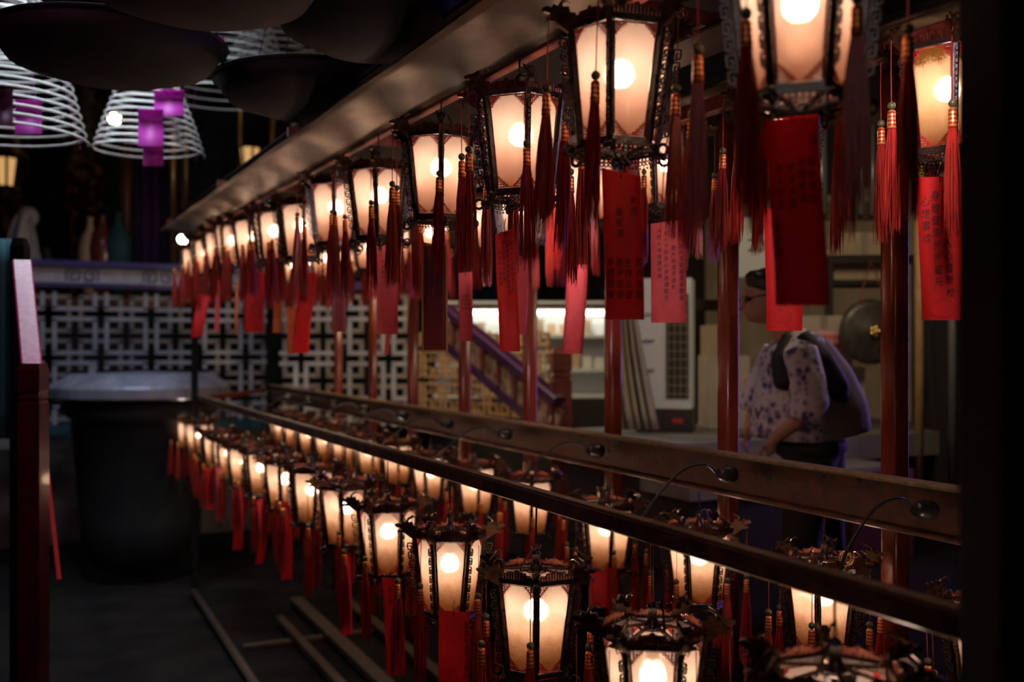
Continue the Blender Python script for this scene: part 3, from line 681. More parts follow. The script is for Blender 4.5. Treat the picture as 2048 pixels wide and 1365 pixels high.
# stair lattice, golden, in the middle
def ground(u, Z): p = at(u, HV, Z); return (p.x, p.y)
g1, L, H = lattice('lattice_screen', 'ochre interlocking lattice screen under the sloping stair rail', ground(828, 9.6), ground(1102, 8.0), .55, 1.45, .36, .30, 'goldlattice', .026)
g2, L, H = lattice('lattice_screen', 'dim grey brown lattice screen seen between the red posts left of the ochre one', ground(560, 9.8), ground(822, 9.6), .55, 1.85, .42, .42, 'lattice', .042)
MB().bar((0, 0, H+.05), (L, 0, H+.05), .1, .08).build('top_rail', M['indigo'], g2)
q = empty('lattice_screen', (0, 0, 0)); tag(q, 'second ochre lattice with white gaps a step behind the stair screen', 'screen')
bpy.data.objects.remove(q)
p0 = at(835, 600, 9.2); p1 = at(1115, 800, 7.5)
sr = empty('stair_railing', (p0.x, p0.y, .5)); tag(sr, 'dark violet sloping stair railing with carved ochre panels running down to a square newel', 'railing')
ps = [at(893, 618, 8.5)-Vector(sr.location), at(1118, 805, 7.3)-Vector(sr.location)]
dv = Vector((0, 0, -.20))
MB().bar(ps[0], ps[1], .11, .085, bev=.015).build('handrail', M['violetrail'], sr)
MB().bar(ps[0]+dv*1.5, ps[1]+dv*1.5, .07, .07).build('lower_rail', M['violetrail'], sr)
MB().bar(ps[0]+dv*.78, ps[1]+dv*.78, .02, .20).build('carved_panel', M['carvedpanel'], sr)
for i in range(7):
    c_ = ps[0].lerp(ps[1], (i+.5)/7)
    MB().box(c_+dv*.78+Vector((-.02, -.03, 0)), (.03, .05, .17), Euler((0, 0, -TH)).to_matrix()).build('panel_post', M['railred'], sr)
p = at(1121, 697, 7.4)
nw = MB(); w = .072
nw.lathe([(w*1.42, 0), (w*1.42, 1.06), (w*1.25, 1.07), (w*1.25, 1.085), (w*1.42, 1.095), (w*1.25, 1.11), (w*1.25, 1.125), (w*1.42, 1.14), (w*1.42, 1.26), (w*1.2, 1.29), (w*.9, 1.31)], 4)
o = nw.build('newel_post', M['railred'], None, False, (p.x, p.y, 0)); o.rotation_euler = (0, 0, R(45)-TH+R(8)); tag(o, 'square dark red newel post with ringed neck at the foot of the stair', 'post')

# ------------------------------------------------------------ lidded bin
p = at(287, 697, 9.2)
urn = empty('lidded_drum', (p.x-.02, p.y-.05, -.75)); tag(urn, 'large dark drum with pale flat two-leaf lid beside the rack end', 'drum')
MB().lathe([(.50, 0), (.52, .5), (.60, 1.42), (.70, 1.50), (.66, 1.60)], 48).build('body', M['drum'], urn, True)
MB().lathe([(.75, 1.60), (.78, 1.62), (.78, 1.70), (.76, 1.725), (.60, 1.82), (.0, 1.84)], 48).build('lid', M['urn'], urn)
MB().bar((-.6, 0, 1.84), (.6, .05, 1.84), .03, .03).build('lid_seam', M['black'], urn)
MB().box((-.42, .0, 1.87), (.06, .06, .09)).build('lid_handle', M['urn'], urn)
# small stone ledge pieces at left
p = at(60, 875, 8.6); tag(MB().box((0, 0, 0), (2.0, .35, .12)).build('stone_coping', M['stone'], None, False, (-.9, 10.4, .44)), 'grey stone coping along the foot of the lattice parapet', 'coping')

# ------------------------------------------------------------ red stair posts at far left
p = at(67, 697, 4.0); nl = MB(); w = .047
nl.lathe([(w*1.3, -.75), (w*1.3, 1.08), (w*1.12, 1.09), (w*1.3, 1.10), (w*1.12, 1.115), (w*1.3, 1.13), (w*1.3, 1.215), (w*1.1, 1.24)], 4)
o = nl.build('stair_newel', M['newel'], None, False, (p.x, p.y, 0)); o.rotation_euler = (0, 0, R(45)-TH); tag(o, 'dark crimson square newel post with ringed neck at the left', 'post')
p = at(40, 697, 4.45); nl = MB(); w = .034
nl.lathe([(w*1.3, -.75), (w*1.3, 1.64), (w*1.1, 1.65), (w*1.3, 1.66), (w*1.1, 1.672), (w*1.3, 1.684), (w*1.3, 1.75), (w*.9, 1.79)], 4)
o = nl.build('stair_post', M['black'], None, False, (p.x, p.y, 0)); o.rotation_euler = (0, 0, R(45)-TH); tag(o, 'slim black post with ringed cap at the far left edge', 'post')
a_, b_ = at(44, 525, 4.4), at(64, 738, 4.02)
hr = MB().bar(a_, b_, .078, .03, up=(0, -.3, 1), bev=.006); tag(hr.build('handrail', M['handrail_pink']), 'pink lit red sloping handrail between the two left posts', 'handrail')
a_, b_ = at(90, 908, 4.3), at(118, 1160, 4.1)
tag(MB().bar(a_, b_, .017, .012).build('red_stick', M['p_red']), 'thin bright red rod slanting down beside the crimson post', 'rod')
# teal hanging cloth at far left
tc_ = MB(); vs = []; N = 20
for j in range(9):
    for i in range(N):
        pp_ = at(-60+92*i/(N-1), 478+j*50, 5.2+.05*math.sin(i*1.3)); vs.append(pp_)
tc_.add(vs, [(j*N+i, j*N+i+1, (j+1)*N+i+1, (j+1)*N+i) for j in range(8) for i in range(N-1)])
o = tc_.build('cloth', M['teal'], None, True); md = o.modifiers.new('thick', 'SOLIDIFY'); md.thickness = .008; tag(o, 'dark teal cloth hanging at the left picture edge', 'cloth')

# ------------------------------------------------------------ hall beyond the parapet
def pole(u, vt, vb, Z, r, m, name, label, cat='pole'):
    a = at(u, vt, Z); b = at(u, vb, Z)
    o = MB().lathe([(r, 0), (r, a.z-b.z)], 16).build(name, M[m], None, True, (b.x, b.y, b.z)); return tag(o, label, cat)
pole(170, -300, 600, 14.0, .26, 'goldcol', 'pillar', 'thick dark pillar with gilt relief behind the coils', 'pillar')
pole(252, 150, 620, 12.6, .075, 'column', 'pillar', 'slim round brown pillar below the second incense coil', 'pillar')
pole(346, -200, 600, 12.8, .05, 'brasspole', 'pole', 'shiny brass pole right of the second incense coil')
pole(372, -200, 600, 13.2, .03, 'brasspole', 'pole', 'thin dull brass pole near the white bulb')
pole(480, -200, 480, 13.5, .035, 'brasspole', 'pole', 'thin vertical brass pole above the canopy, left of the lit box lantern')
pole(545, -200, 420, 13.6, .04, 'brasspole', 'pole', 'bright vertical brass pole just above the canopy edge')
pole(590, -200, 400, 13.8, .05, 'white', 'pole', 'pale blue white pole beside a purple banner above the canopy')
pole(30, -200, 600, 14.5, .2, 'goldcol', 'pillar', 'dark gilt pillar at the far left behind the grey haired person', 'pillar')
for (u0, u1, v0, v1, Z, m, lb) in ((272, 335, 330, 560, 13, 'purplecloth', 'dark purple banner hanging right of the slim brown pillar'), (600, 640, 225, 300, 13.5, 'purplecloth', 'purple banner just above the canopy edge')):
    a = at(u0, v0, Z); b = at(u1, v1, Z); g = MB(); N = 12; vs = []
    for j in range(2):
        for i in range(N): p = at(u0+(u1-u0)*i/(N-1), (v0, v1)[j], Z+.05*math.sin(i*1.7)); vs.append(p)
    g.add(vs, [(i, i+1, N+i+1, N+i) for i in range(N-1)]); o = g.build('banner', M[m], None, True); md = o.modifiers.new('t', 'SOLIDIFY'); md.thickness = .01; tag(o, lb, 'banner'); MB().tube([((a.x+b.x)/2, (a.y+b.y)/2, a.z-.02), ((a.x+b.x)/2, (a.y+b.y)/2, 5.3)], .012, 5).build('hanging_cord', M['wire'], o)
rv = random.Random(3)
for i, (u, v, s, m) in enumerate(((205, 500, .17, 'railred'), (236, 495, .16, 'teal'), (180, 505, .14, 'amberjar'))):
    p = at(u, v, 12.0); g = MB(); g.lathe([(s*.5, -.56), (s*.9, -.25), (s, 0), (s*.75, .18), (s*.3, .28), (s*.2, .38), (s*.32, .42)], 20)
    tag(g.build('vase', M[m], None, True, (p.x, p.y, p.z)), ('dark red', 'green black', 'tan')[i]+' rounded altar vase standing behind the parapet', 'vase')
p = at(200, 575, 12.0); tag(MB().box((0, 0, 0), (1.6, .7, .12)).build('altar_table', M['column'], None, False, (p.x, p.y, 1.83)), 'dark altar table carrying the rounded vases', 'table')
tag(MB().box((0, 0, 0), (1.0, .5, 1.2)).build('cabinet', M['darkwall'], None, False, (p.x, p.y, 1.16)), 'dark cabinet standing under the altar table', 'cabinet')
# box lanterns far away
for u, v, Z, s, lb in ((500, 322, 13, 1, 'lit amber box lantern hanging above the canopy'), (12, 345, 13, 1.1, 'lit amber box lantern at the left picture edge')):
    p = at(u, v, Z); t = empty('box_lantern', p, -TH); tag(t, lb, 'lantern')
    MB().lathe([(.09*s, -.16*s), (.13*s, .16*s)], 6).build('glass_body', M['amberglass'], t)
    g = MB()
    for k in range(6): a = k*PI/3; g.bar((.095*s*math.cos(a), .095*s*math.sin(a), -.17*s), (.137*s*math.cos(a), .137*s*math.sin(a), .17*s), .025, .025)
    g.lathe([(.15*s, .16*s), (.16*s, .19*s), (.04*s, .26*s)], 6); g.lathe([(.11*s, -.19*s), (.1*s, -.16*s)], 6)
    g.build('frame', M['lacquer'], t); MB().tube([(0, 0, .25*s), (0, 0, 5.3-p.z)], .01, 5).build('hanging_cord', M['wire'], t)
for u, v, Z, r, m, lb in ((229, 238, 8.2, .05, 'bulb2', 'round warm bulb glowing through the second incense coil'), (365, 479, 11, .05, 'bulb3', 'small white bulb glowing past the far end of the rack'),
                         ):
    p = at(u, v, Z); t = empty('bare_bulb', p); tag(t, lb, 'bulb'); MB().ball((0, 0, 0), r, 16, 10).build('glass', M[m], t, True)
    MB().lathe([(.02, r*.8), (.03, r*.9), (.03, r+.06), (.01, r+.08)], 12).build('holder', M['wire'], t, True); MB().tube([(0, 0, r+.07), (0, 0, 5.2-p.z)], .006, 5).build('flex', M['wire'], t)
p = at(372, 560, 10.4); tag(MB().box((0, 0, 0), (.10, .02, .5)).build('red_banner', M['p_red'], None, False, (p.x, p.y, p.z)), 'red and yellow paper banner below the white bulb', 'banner')

# person with long grey hair, seen from behind
def body(name, m, parent, prims, vox=.014, smooth=6):
    g = MB()
    for k in prims:
        if k[0] == 'b': g.ball(k[1], k[2], 20, 14)
        elif k[0] == 't': g.tube(k[1], k[2], 14, flat=k[3] if len(k) > 3 else None)
    o = g.build(name, M[m], parent, True)
    r = o.modifiers.new('join', 'REMESH'); r.mode = 'VOXEL'; r.voxel_size = vox; r.use_smooth_shade = True
    s = o.modifiers.new('soft', 'SMOOTH'); s.iterations = smooth; s.factor = .6
    return o
p = at(58, 697, 11.6)
pg = empty('person', (p.x, p.y, .55), -TH); tag(pg, 'person with long loose grey hair seen from behind beyond the parapet', 'person')
body('body', 'trousers', pg, [('b', (0, 0, 2.23), (.085, .10, .12)), ('t', [(0, 0, 2.13), (0, 0, 2.02), (0, 0, 1.94), (0, 0, 1.7), (0, 0, 1.45), (0, 0, 1.3)], [.055, .06, .16, .18, .15, .18], .7),
    ('t', [(-.19, 0, 1.93), (-.24, 0, 1.65), (-.2, .1, 1.42), (-.1, .25, 1.4)], [.06, .05, .04, .03]), ('t', [(.19, 0, 1.93), (.24, 0, 1.65), (.2, .1, 1.42), (.1, .25, 1.4)], [.06, .05, .04, .03]),
    ('t', [(-.09, 0, 1.3), (-.1, 0, .75), (-.1, 0, .05), (-.1, .1, .04)], [.11, .075, .05, .045]), ('t', [(.09, 0, 1.3), (.1, 0, .75), (.1, 0, .05), (.1, .1, .04)], [.11, .075, .05, .045])], .02)
hh = body('hair', 'greyhair', pg, [('b', (0, -.02, 2.27), (.115, .125, .125)), ('t', [(0, -.05, 2.27), (0, -.08, 2.1), (0, -.10, 1.9), (.01, -.12, 1.66), (.01, -.12, 1.55)], [.115, .16, .20, .21, .16], .45)], .014, 3)
st = MB(); rh = random.Random(2)
for i in range(170):
    a = rh.uniform(-1.25, 1.25); s1 = math.sin(a)
    top = Vector((.06*s1, -.07, 2.37)); st.tube([top, (.125*s1, -.15, 2.2), (.175*s1+rh.uniform(-.01, .01), -.165, 1.98), (.215*s1+rh.uniform(-.02, .02), -.185+.04*abs(s1), 1.7), (.20*s1+rh.uniform(-.03, .03), -.18, rh.uniform(1.45, 1.6))], [.003, .004, .004, .003, .001], 3)
st.build('loose_strands', M['greyhair'], hh)

# ------------------------------------------------------------ incense coils and trays
def coil(u, v, Z, r0, h, turns, m, label, group='hanging incense coils', rt=.02, tagk=None):
    p = at(u, v, Z); t = empty('incense_coil', (p.x, p.y, p.z)); tag(t, label, 'incense coil', group)
    pts = []; N = 44*turns
    for i in range(N+1):
        k = i/N; r = rt+(r0-rt)*(1-(1-k)**1.0)**.62; a = 2*PI*k*turns
        pts.append((r*math.cos(a), r*math.sin(a), h*(1-k)))
    MB().tube(pts, .006, 5).build('spiral', M[m], t, True)
    th = MB()
    for j in range(4):
        a = j*PI/2+.4; th.tube([(.0, 0, h)]+[((rt+(r0-rt)*k**.62)*math.cos(a), (rt+(r0-rt)*k**.62)*math.sin(a), h*(1-k)) for k in (.05, .2, .4, .6, .8, 1)], .0018, 4)
    th.build('support_threads', M['p_magenta'], t)
    MB().tube([(0, 0, h), (0, 0, 5.3-p.z)], .004, 5).build('hanging_wire', M['wire'], t)
    return t
coil(10, 278, 5.2, .40, .95, 20, 'coil', 'large pale incense coil at the left edge over a magenta paper')
coil(298, 308, 6.0, .32, .62, 15, 'coil', 'pale incense coil wrapped round hanging magenta papers and a bulb')
coil(455, 205, 7.2, .46, 1.15, 18, 'coil', 'blue grey incense coil glimpsed between the black trays')
coil(560, 180, 8.8, .50, 1.0, 16, 'coil', 'bright incense coil seen through the gap above the right tray')
coil(-70, 90, 4.4, .36, .7, 16, 'coil', 'pale incense coil cut off by the upper left corner')
def sheet(u0, v0, u1, v1, Z, m, lb, k=0, writing=None):
    g = MB(); N = 8; vs = []
    for off in (0, .002):
        for i in range(N+1):
            for s in (0, 1):
                q = at(u0+(u1-u0)*s, v0+(v1-v0)*i/N, Z+.03*math.sin(i*.6+k)+off+.04*s); vs.append(q)
    n0 = 2*(N+1)
    fc = [(2*i, 2*i+2, 2*i+3, 2*i+1) for i in range(N)]+[(n0+2*i, n0+2*i+1, n0+2*i+3, n0+2*i+2) for i in range(N)]+[(2*i, n0+2*i, n0+2*i+2, 2*i+2) for i in range(N)]+[(2*i+1, 2*i+3, n0+2*i+3, n0+2*i+1) for i in range(N)]
    o = g.add(vs, fc).build('prayer_paper', M[m], None, True); tag(o, lb, 'paper', 'magenta prayer papers'); return o
sheet(-8, 178, 26, 252, 4.6, 'p_darkmag', 'dark magenta paper at the very left edge in front of the first coil')
sheet(30, 200, 84, 268, 5.15, 'p_magenta', 'magenta paper inside the first coil')
sheet(308, 180, 368, 232, 5.75, 'p_magenta', 'darker magenta paper topmost of three in the second coil')
sheet(276, 218, 327, 292, 5.65, 'p_magenta', 'bright magenta paper middle of three in the second coil')
sheet(286, 284, 327, 332, 5.7, 'p_magenta', 'magenta paper lowest of three hanging from the second coil')
sheet(432, 74, 450, 96, 6.6, 'p_magenta', 'tiny purple paper in the gap between the trays')
def traydisc(u, v, Z, wpx, label, dep=.16, tilt=(0, 0), lip='tray'):
    r = wpx*Z/F; p = at(u, v, Z); t = empty('incense_tray', p); t.rotation_euler = (R(tilt[0]), R(tilt[1]), 0); tag(t, label, 'tray', 'round black trays under the coils')
    MB().lathe([(.02, -dep), (r*.5, -dep*.93), (r*.85, -dep*.6), (r, 0), (r*.985, 0), (r*.83, -dep*.5), (r*.5, -dep*.8), (.02, -dep*.86)], 64).build('pan', M['tray'], t, True)
    rim = MB().tube(circ((0, 0, 0), r, 64, (1, 0, 0), (0, 1, 0)), .006, 6, closed=True); rim.build('rim', M[lip], t, True)
    w = MB()
    for k in range(3): a = 2*PI*k/3; w.tube([(r*math.cos(a), r*math.sin(a), 0), (0, 0, 1.0)], .002, 4)
    w.tube([(0, 0, 1.0), (0, 0, max(1.1, 5.25-p.z))], .003, 4); w.build('hanging_wire', M['wire'], t); return t
traydisc(222, 84, 3.5, 224, 'black tray bottom filling the upper left, its tip by the small gap', dep=.13)
traydisc(400, -62, 2.6, 250, 'black tray bottom cut by the top edge, above the small gap', dep=.12)
traydisc(632, 168, 4.0, 200, 'black tray bottom right of the gap, just above the canopy', dep=.13)
traydisc(742, 0, 3.0, 205, 'black tray with pale blue rim at the top centre', dep=.16, lip='label')

# ------------------------------------------------------------ right background: counter, curtain, cooler, boxes, gong
p = at(1055, 697, 10.2)
sh = empty('shop_counter', (p.x, p.y, 0), -TH); tag(sh, 'lit white shop counter with shelves of goods behind the posts', 'counter')
MB().box((0, .2, 1.30), (1.9, .04, .98)).build('back_panel', M['white'], sh)
for z in (1.42, 1.08, .82): MB().box((0, 0, z), (1.9, .4, .035)).build('shelf', M['white'], sh)
MB().box((0, -.05, .40), (1.9, .5, .8)).build('cabinet', M['darkwall'], sh)
MB().tube([(-.9, -.1, 1.66), (.9, -.1, 1.66)], .022, 10).build('strip_light', M['tube'], sh)
MB().box((0, -.05, 1.72), (1.95, .3, .05)).build('canopy', M['wood'], sh)
rg2 = random.Random(9)
for row_, z in enumerate((1.438, 1.098)):
    for i in range(15):
        hh_ = rg2.uniform(.10, .17); o = MB().box((0, 0, hh_/2), (.085, .08, hh_)).build('goods_box', M[('white', 'amberjar', 'cardgrey', 'wallstone')[rg2.randrange(4)]], None)
        wp = sh.matrix_basis if False else None
        lx = -.85+i*.12; o.location = (p.x+lx*CT, p.y-lx*ST-.03, z); o.rotation_euler = (0, 0, -TH)
        tag(o, 'small pale goods packet standing on the %s shelf of the lit counter' % ('upper', 'lower')[row_], 'packet', 'packets on the %s counter shelf' % ('upper', 'lower')[row_])
# stone step / platform
pA = at(1330, 865, 6.3)
tag(MB().box((0, 0, 0), (2.9, 1.3, .16)).build('stone_step', M['stone'], None, False, (4.75, 5.55, .652)), 'grey stone ledge under the cooler and curtain', 'ledge')
tag(MB().box((0, 0, 0), (2.7, 1.1, .56)).build('dark_plinth', M['darkwall'], None, False, (4.75, 5.6, .29)), 'dark plinth below the grey stone ledge', 'plinth')
tag(MB().box((0, 0, 0), (1.6, .5, .12)).build('stone_step', M['stone'], None, False, (4.05, 4.75, .52)), 'lower grey stone step in front of the ledge', 'step')
tag(MB().box((0, 0, 0), (1.5, .45, .44)).build('dark_plinth', M['darkwall'], None, False, (4.05, 4.75, .23)), 'dark plinth below the lower stone step', 'plinth')
# curtain
g = MB(); N = 40; J = 10; vs = []
for j in range(J+1):
    k = j/J
    for i in range(N+1):
        s = i/N; uu = (1228+10*k)*(1-s)+(1262+56*k**1.2)*s
        vs.append(at(uu-12*math.sin(k*3)*(1-s), 560+300*k, 6.6+.035*math.sin(s*32+k)+.02*math.sin(s*13)))
g.add(vs, [(j*(N+1)+i, j*(N+1)+i+1, (j+1)*(N+1)+i+1, (j+1)*(N+1)+i) for j in range(J) for i in range(N)])
o = g.build('curtain', M['cloth'], None, True); o.modifiers.new('t', 'SOLIDIFY').thickness = .006; tag(o, 'grey beige sheet draped in long folds beside the white cooler', 'curtain')
p = at(1333, 697, 6.9)
ac = empty('air_cooler', (p.x, p.y, .733), -TH+R(-14)); tag(ac, 'white upright air cooler with dark side grille behind the pink lit card', 'air cooler')
MB().box((0, 0, .60), (.36, .34, .88)).build('housing', M['white'], ac)
MB().box((-.0, 0, .08), (.38, .36, .16)).build('base', M['grille'], ac)
MB().box((.09, -.172, .58), (.15, .012, .70)).build('grille', M['grille'], ac)
g = MB()
for i in range(12): g.box((.09, -.181, .26+i*.058), (.15, .006, .006))
for i in range(4): g.box((.03+i*.04, -.181, .58), (.005, .006, .70))
g.build('grille_bars', M['wallstone'], ac); MB().box((.09, -.181, .08), (.07, .01, .03)).build('red_badge', M['redglow'], ac)
g = MB()
for z in (.42, .62, .80): g.box((-.10, -.178, z), (.07, .012, .012))
g.build('handle_slots', M['label'], ac)
# cartons
def carton(u0, v0, u1, v1, Z, m, lb, dep=.35, yaw=0, lab=None):
    a = at(u0, v1, Z); b = at(u1, v0, Z); c = (a+b)/2; w_ = (u1-u0)*Z/F; h_ = b.z-a.z
    t = empty('cardboard_box', (c.x+ST*dep/2, c.y+CT*dep/2, a.z), -TH+R(yaw)); tag(t, lb, 'box', 'cartons stacked by the wall')
    MB().box((0, 0, h_/2), (w_, dep, h_)).build('carton', M[m], t)
    MB().box((0, -dep/2-.002, h_/2), (.05, .003, h_)).build('tape', M['wallstone'], t)
    if lab:
        lx, lz, lw, lh = lab; l = MB().box((lx*w_, -dep/2-.005, lz*h_), (lw*w_, .004, lh*h_), Euler((0, R(8), 0)).to_matrix()).build('pink_label', M['pinklabel'], t)
        g = MB()
        for r_ in (-.22, .22): 
            for i in range(5): g.box((lx*w_+(i-2)*lw*w_*.17, -dep/2-.009, lz*h_+r_*lh*h_), (lw*w_*.10, .003, lh*h_*.22))
        g.build('label_print', M['p_red'], l)
    return t
ZC = 7.1
carton(1590, 632, 1705, 735, ZC, 'cardgrey', 'pale carton with pink label, upper one left of the gong', lab=(.10, .5, .45, .40))
carton(1585, 735, 1730, 856, ZC, 'cardgrey', 'pale carton with pink label, lower one beneath the gong', lab=(.22, .40, .28, .36))
carton(1415, 712, 1500, 858, 7.0, 'cardgrey', 'pale carton standing left of the leaning person', lab=(.45, .6, .2, .25))
carton(1420, 650, 1478, 712, 7.0, 'cardboard', 'tan carton on top of the pale one left of the leaning person')
carton(1668, 465, 1790, 560, 7.4, 'cardboard', 'tan carton high on the dark shelf above the gong', lab=None)
carton(1560, 500, 1660, 560, 7.4, 'cardboard', 'tan carton on the shelf behind the large red card')
p = at(1680, 566, 7.4); tag(MB().box((0, 0, 0), (.95, .45, .03)).build('shelf_board', M['darkwall'], None, False, (p.x+ST*.2, p.y+CT*.2, p.z)), 'dark shelf board carrying tan cartons above the gong', 'shelf').rotation_euler = (0, 0, -TH)
p = at(1672, 522, 7.38); tag(MB().box((0, 0, 0), (.14, .006, .10)).build('paper_note', M['amberjar'], None, False, p), 'pale square note stuck on the high tan carton', 'note').rotation_euler = (0, 0, -TH)
# upper wall structures: beams, pipes, panes
for (u0, v0, u1, v1, Z, m, lb) in ((1475, 405, 1760, 440, 7.6, 'wood', 'long horizontal wooden beam across the wall behind the large red card'), (1640, 215, 1780, 250, 7.6, 'wood', 'short wooden beam high on the right wall'), (1380, 600, 1480, 622, 7.6, 'wood', 'narrow wooden beam left of the leaning person')):
    a = at(u0, (v0+v1)/2, Z); b = at(u1, (v0+v1)/2, Z); tag(MB().bar(a, b, .1, (v1-v0)*Z/F).build('wall_beam', M[m]), lb, 'beam')
for i, u in enumerate((1640, 1700, 1722, 1744, 1764)):
    a = at(u, 250, 7.5); b = at(u, 430, 7.5); tag(MB().tube([b, a], .022 if i else .05, 8).build('wall_pipe', M['label'], None, True), '%s grey vertical pipe on the wall above the cartons, counted from the left' % ORD[i].replace('nearest', 'first'), 'pipe', 'grey pipes on the wall')
# framed sign with 20
p = at(1500, 478, 7.0); sg = empty('wall_sign', p, -TH); tag(sg, 'white hanging sign printed with a dark green 20', 'sign')
MB().box((0, 0, -.06), (.30, .015, .42)).build('board', M['signwhite'], sg)
fcu = bpy.data.curves.new('digits', 'FONT'); fcu.body = '20'; fcu.size = .13; fcu.align_x = 'CENTER'; fcu.extrude = .002
fo = bpy.data.objects.new('digits', fcu); COL.objects.link(fo); bpy.context.view_layer.update()
me = bpy.data.meshes.new_from_object(fo.evaluated_get(bpy.context.evaluated_depsgraph_get())); me.materials.clear(); me.materials.append(M['signgreen'])
bpy.data.objects.remove(fo); o = child('digits', me, sg, 0, (.04, -.012, -.09)); o.rotation_euler = (R(90), 0, 0)
# hanging fabric strips behind tassels, dim
p = at(1745, 664, 6.9); gg = empty('gong', p, -TH+R(6)); tag(gg, 'large dark bronze gong with a bright gold boss by the right post', 'gong')
rr = 66*6.9/F
MB().lathe([(.01, .035), (rr*.14, .034), (rr*.28, .020), (rr*.8, .004), (rr*.93, -.004), (rr, -.03), (rr*.97, -.045), (rr*.93, -.02), (rr*.1, .01), (.01, .01)], 64).build('disc', M['gong'], gg, True).rotation_euler = (R(90), 0, 0)
bs = MB()
for k in range(5): a = 2*PI*k/5; bs.ball((.026*math.cos(a), -.048, .026*math.sin(a)), (.020, .010, .020), 8, 6)
bs.ball((0, -.052, 0), (.018, .012, .018), 8, 6); bs.build('boss', M['gold'], gg, True)
MB().tube([(-.1, 0, .2), (0, .02, .5), (.1, 0, .2)], .006, 6).build('cord', M['cord'], gg)
p = at(1745, 760, 7.3)
gs = MB(); gs.bar((-.32, 0, -.31), (-.32, 0, .9), .05, .05); gs.bar((.32, 0, -.31), (.32, 0, .9), .05, .05); gs.bar((-.36, 0, .9), (.36, 0, .9), .06, .06)
o = gs.build('gong_stand', M['darkwall'], None, False, (p.x, p.y, 1.05)); o.rotation_euler = (0, 0, -TH); tag(o, 'dark wooden stand from which the gong hangs', 'stand')
for u, lb in ((1905, 'dark greenish pipe behind the right hand card'), (1838, 'thin pale curtain edge right of the last red post')):
    a = at(u, 300, 6.8); b = at(u, 1000, 6.8); tag(MB().tube([b, a], .03, 10).build('wall_pipe', M['goldlattice' if u < 1850 else 'label'], None, True), lb, 'pipe')
p = at(1905, 697, 7.0); g = MB().box((0, 0, 0), (.36, .3, 1.9)); o = g.build('cabinet', M['darkwall'], None, False, (p.x, p.y, .95)); o.rotation_euler = (0, 0, -TH); tag(o, 'tall dark cabinet behind the right hand red card', 'cabinet')
p = at(1730, 940, 6.2); g = MB().box((0, 0, 0), (.5, .3, .55)); o = g.build('bag', M['winepack'], None, False, (p.x, p.y, .28)); tag(o, 'dark wine red bag on the floor behind the leaning person', 'bag')

# ------------------------------------------------------------ leaning person in profile
ZP = 4.75; SP = ZP/F
p = at(1600, 697, ZP)
pe = empty('person', (p.x, p.y, 0), -TH); tag(pe, 'dark haired person with glasses in tie dyed shirt leaning left behind the posts', 'person')
def q(u, v, d=0): return Vector(((u-1600)*SP, d, CZ+(HV-v)*SP))
bd_ = body('body', 'skin', pe, [
    ('b', q(1532, 588), (.088, .078, .108)), ('b', q(1521, 612), (.070, .060, .085)), ('b', q(1505, 636), (.028, .026, .022)),
    ('t', [q(1494, 592), q(1485, 606), q(1482, 612), q(1490, 616)], [.012, .014, .016, .010]),
    ('b', q(1492, 626), (.018, .024, .010)), ('b', q(1494, 583), (.02, .04, .012)), ('b', q(1551, 602, -.074), (.020, .012, .030)),
    ('t', [q(1545, 625), q(1566, 660), q(1585, 690)], [.055, .055, .075]),
    ('t', [q(1590, 690), q(1610, 760), q(1625, 830), q(1630, 900)], [.13, .14, .13, .13], 1.0),
    ('t', [q(1592, 700, -.17), q(1588, 790, -.20), q(1572, 835, -.20), q(1532, 868, -.18), q(1525, 880, -.17)], [.052, .042, .038, .028, .024]),
    ('b', q(1523, 890, -.165), (.030, .016, .036)),
    ('t', [q(1590, 700, .17), q(1545, 790, .20), q(1520, 850, .18), q(1510, 868, .15)], [.05, .042, .032, .024]), ('b', q(1508, 876, .15), (.03, .016, .034)),
    ('t', [q(1612, 900, -.09), q(1590, 1070, -.10), q(1615, 1225, -.10), q(1585, 1232, -.10)], [.08, .06, .042, .035]),
    ('t', [q(1650, 900, .09), q(1665, 1070, .10), q(1690, 1225, .10), q(1660, 1232, .10)], [.08, .06, .042, .035])], .0085, 4)
# fingers on the visible hand
for side, bu_, bv_, d0 in ((-1, 1519, 896, -.165), (1, 1505, 882, .15)):
    for k in range(4):
        d = d0+(k-1.5)*.015; L_ = (.062, .070, .066, .052)[k]
        a = q(bu_-3+k*2, bv_, d); g = MB(); g.tube([a, a+Vector((-.006, 0, -L_*.5)), a+Vector((.004, 0, -L_*.85)), a+Vector((.016, 0, -L_))], [.0095, .009, .008, .0055], 8); g.build('finger', M['skin'], bd_, True)
    a = q(bu_-8, bv_-10, d0-.01); MB().tube([a, a+Vector((-.022, -.008, -.022)), a+Vector((-.024, -.008, -.045))], [.011, .010, .007], 8).build('thumb', M['skin'], bd_, True)
body('hair', 'hair', pe, [('b', q(1538, 570), (.100, .090, .085)), ('b', q(1558, 590), (.065, .085, .082)), ('b', q(1508, 558), (.045, .07, .042)), ('b', q(1562, 622), (.032, .06, .045))], .010, 4)
g = MB()
for d in (-.034, .034): g.tube(circ(q(1489, 600, d), .020, 14, (0, 1, 0), (0, 0, 1)), .0026, 5, closed=True)
g.tube([q(1489, 598, -.054), q(1520, 592, -.080), q(1549, 590, -.084)], .0035, 5); g.tube([q(1489, 598, .054), q(1520, 592, .080), q(1549, 590, .084)], .0035, 5); g.tube([q(1488, 599, -.014), q(1486, 598, 0), q(1488, 599, .014)], .0026, 5)
g.build('glasses', M['wire'], pe, True)
for d in (-1, 1): MB().ball(q(1494, 599, d*.034), .012, 8, 6).build('eye', M['black'], pe, True)
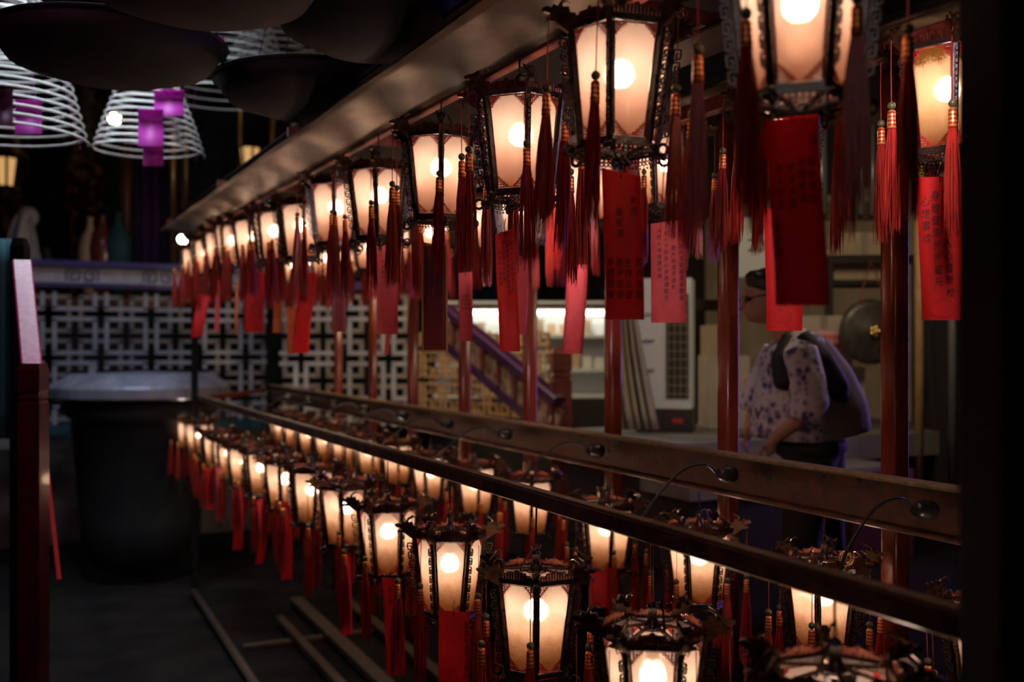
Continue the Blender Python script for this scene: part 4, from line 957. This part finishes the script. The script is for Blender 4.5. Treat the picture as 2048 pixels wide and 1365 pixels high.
body('shirt', 'shirt', pe, [
    ('t', [q(1568, 672), q(1580, 690), q(1590, 745), q(1585, 810), q(1580, 880)], [.085, .16, .175, .19, .19], 1.0),
    ('t', [q(1580, 700, -.15), q(1590, 760, -.20), q(1592, 800, -.215), q(1580, 838, -.215)], [.085, .085, .09, .075]),
    ('t', [q(1575, 700, .15), q(1545, 770, .20), q(1525, 830, .20)], [.08, .08, .075])], .013, 5)
body('overshirt_back', 'shirtback', pe, [('t', [q(1612, 690), q(1640, 760), q(1662, 820), q(1672, 872)], [.10, .15, .165, .16], 1.05)], .014, 6)
body('vest', 'vest', pe, [('t', [q(1570, 672, -.06), q(1548, 720, -.12), q(1556, 768, -.155), q(1556, 778, -.15)], [.03, .05, .06, .03]), ('t', [q(1590, 672, -.08), q(1625, 720, -.13), q(1655, 775, -.15), q(1668, 800, -.13)], [.045, .06, .06, .03])], .011, 4)
body('trousers', 'trousers', pe, [('t', [q(1620, 880), q(1622, 910)], [.185, .175], .95), ('t', [q(1612, 910, -.09), q(1590, 1070, -.10), q(1613, 1205, -.10)], [.125, .088, .062]), ('t', [q(1650, 910, .09), q(1665, 1070, .10), q(1688, 1205, .10)], [.125, .088, .062])], .016, 5)
for d, uu in ((-.10, 1597), (.10, 1672)): body('shoe', 'black', pe, [('t', [q(uu+22, 1238, d), q(uu-10, 1240, d), q(uu-30, 1246, d)], [.05, .046, .03], .8)], .012, 3)

# medallion on the second lower back lantern's crest and pale dragon heads in front
y, Z = row(1690, 2.06)
p = at(1692, 1118, 2.86); t = MB(); t.tube(circ((0, 0, 0), .021, 24), .003, 6, closed=True); t.tube(circ((0, 0, 0), .014, 18), .0018, 5, closed=True)
for k in range(4): a = k*PI/4; t.bar((-.014*math.cos(a), 0, -.014*math.sin(a)), (.014*math.cos(a), 0, .014*math.sin(a)), .0025, .003, up=(0, 1, 0))
t.tube([(0, 0, -.02), (0, .002, -.032)], .006, 6)
lanes = [o for o in bpy.data.objects if o.name.startswith('hexagonal_lantern') and 'pale medallion' in o.get('label', '')][0]
bpy.context.view_layer.update()
o = t.build('medallion', M['gold'], lanes, True); o.matrix_parent_inverse = Matrix.Identity(4)
aim = math.atan2(-lanes.location.y, -lanes.location.x)
o.location = lanes.matrix_basis.inverted() @ p; o.rotation_euler = (0, 0, -TH-lanes.rotation_euler.z)
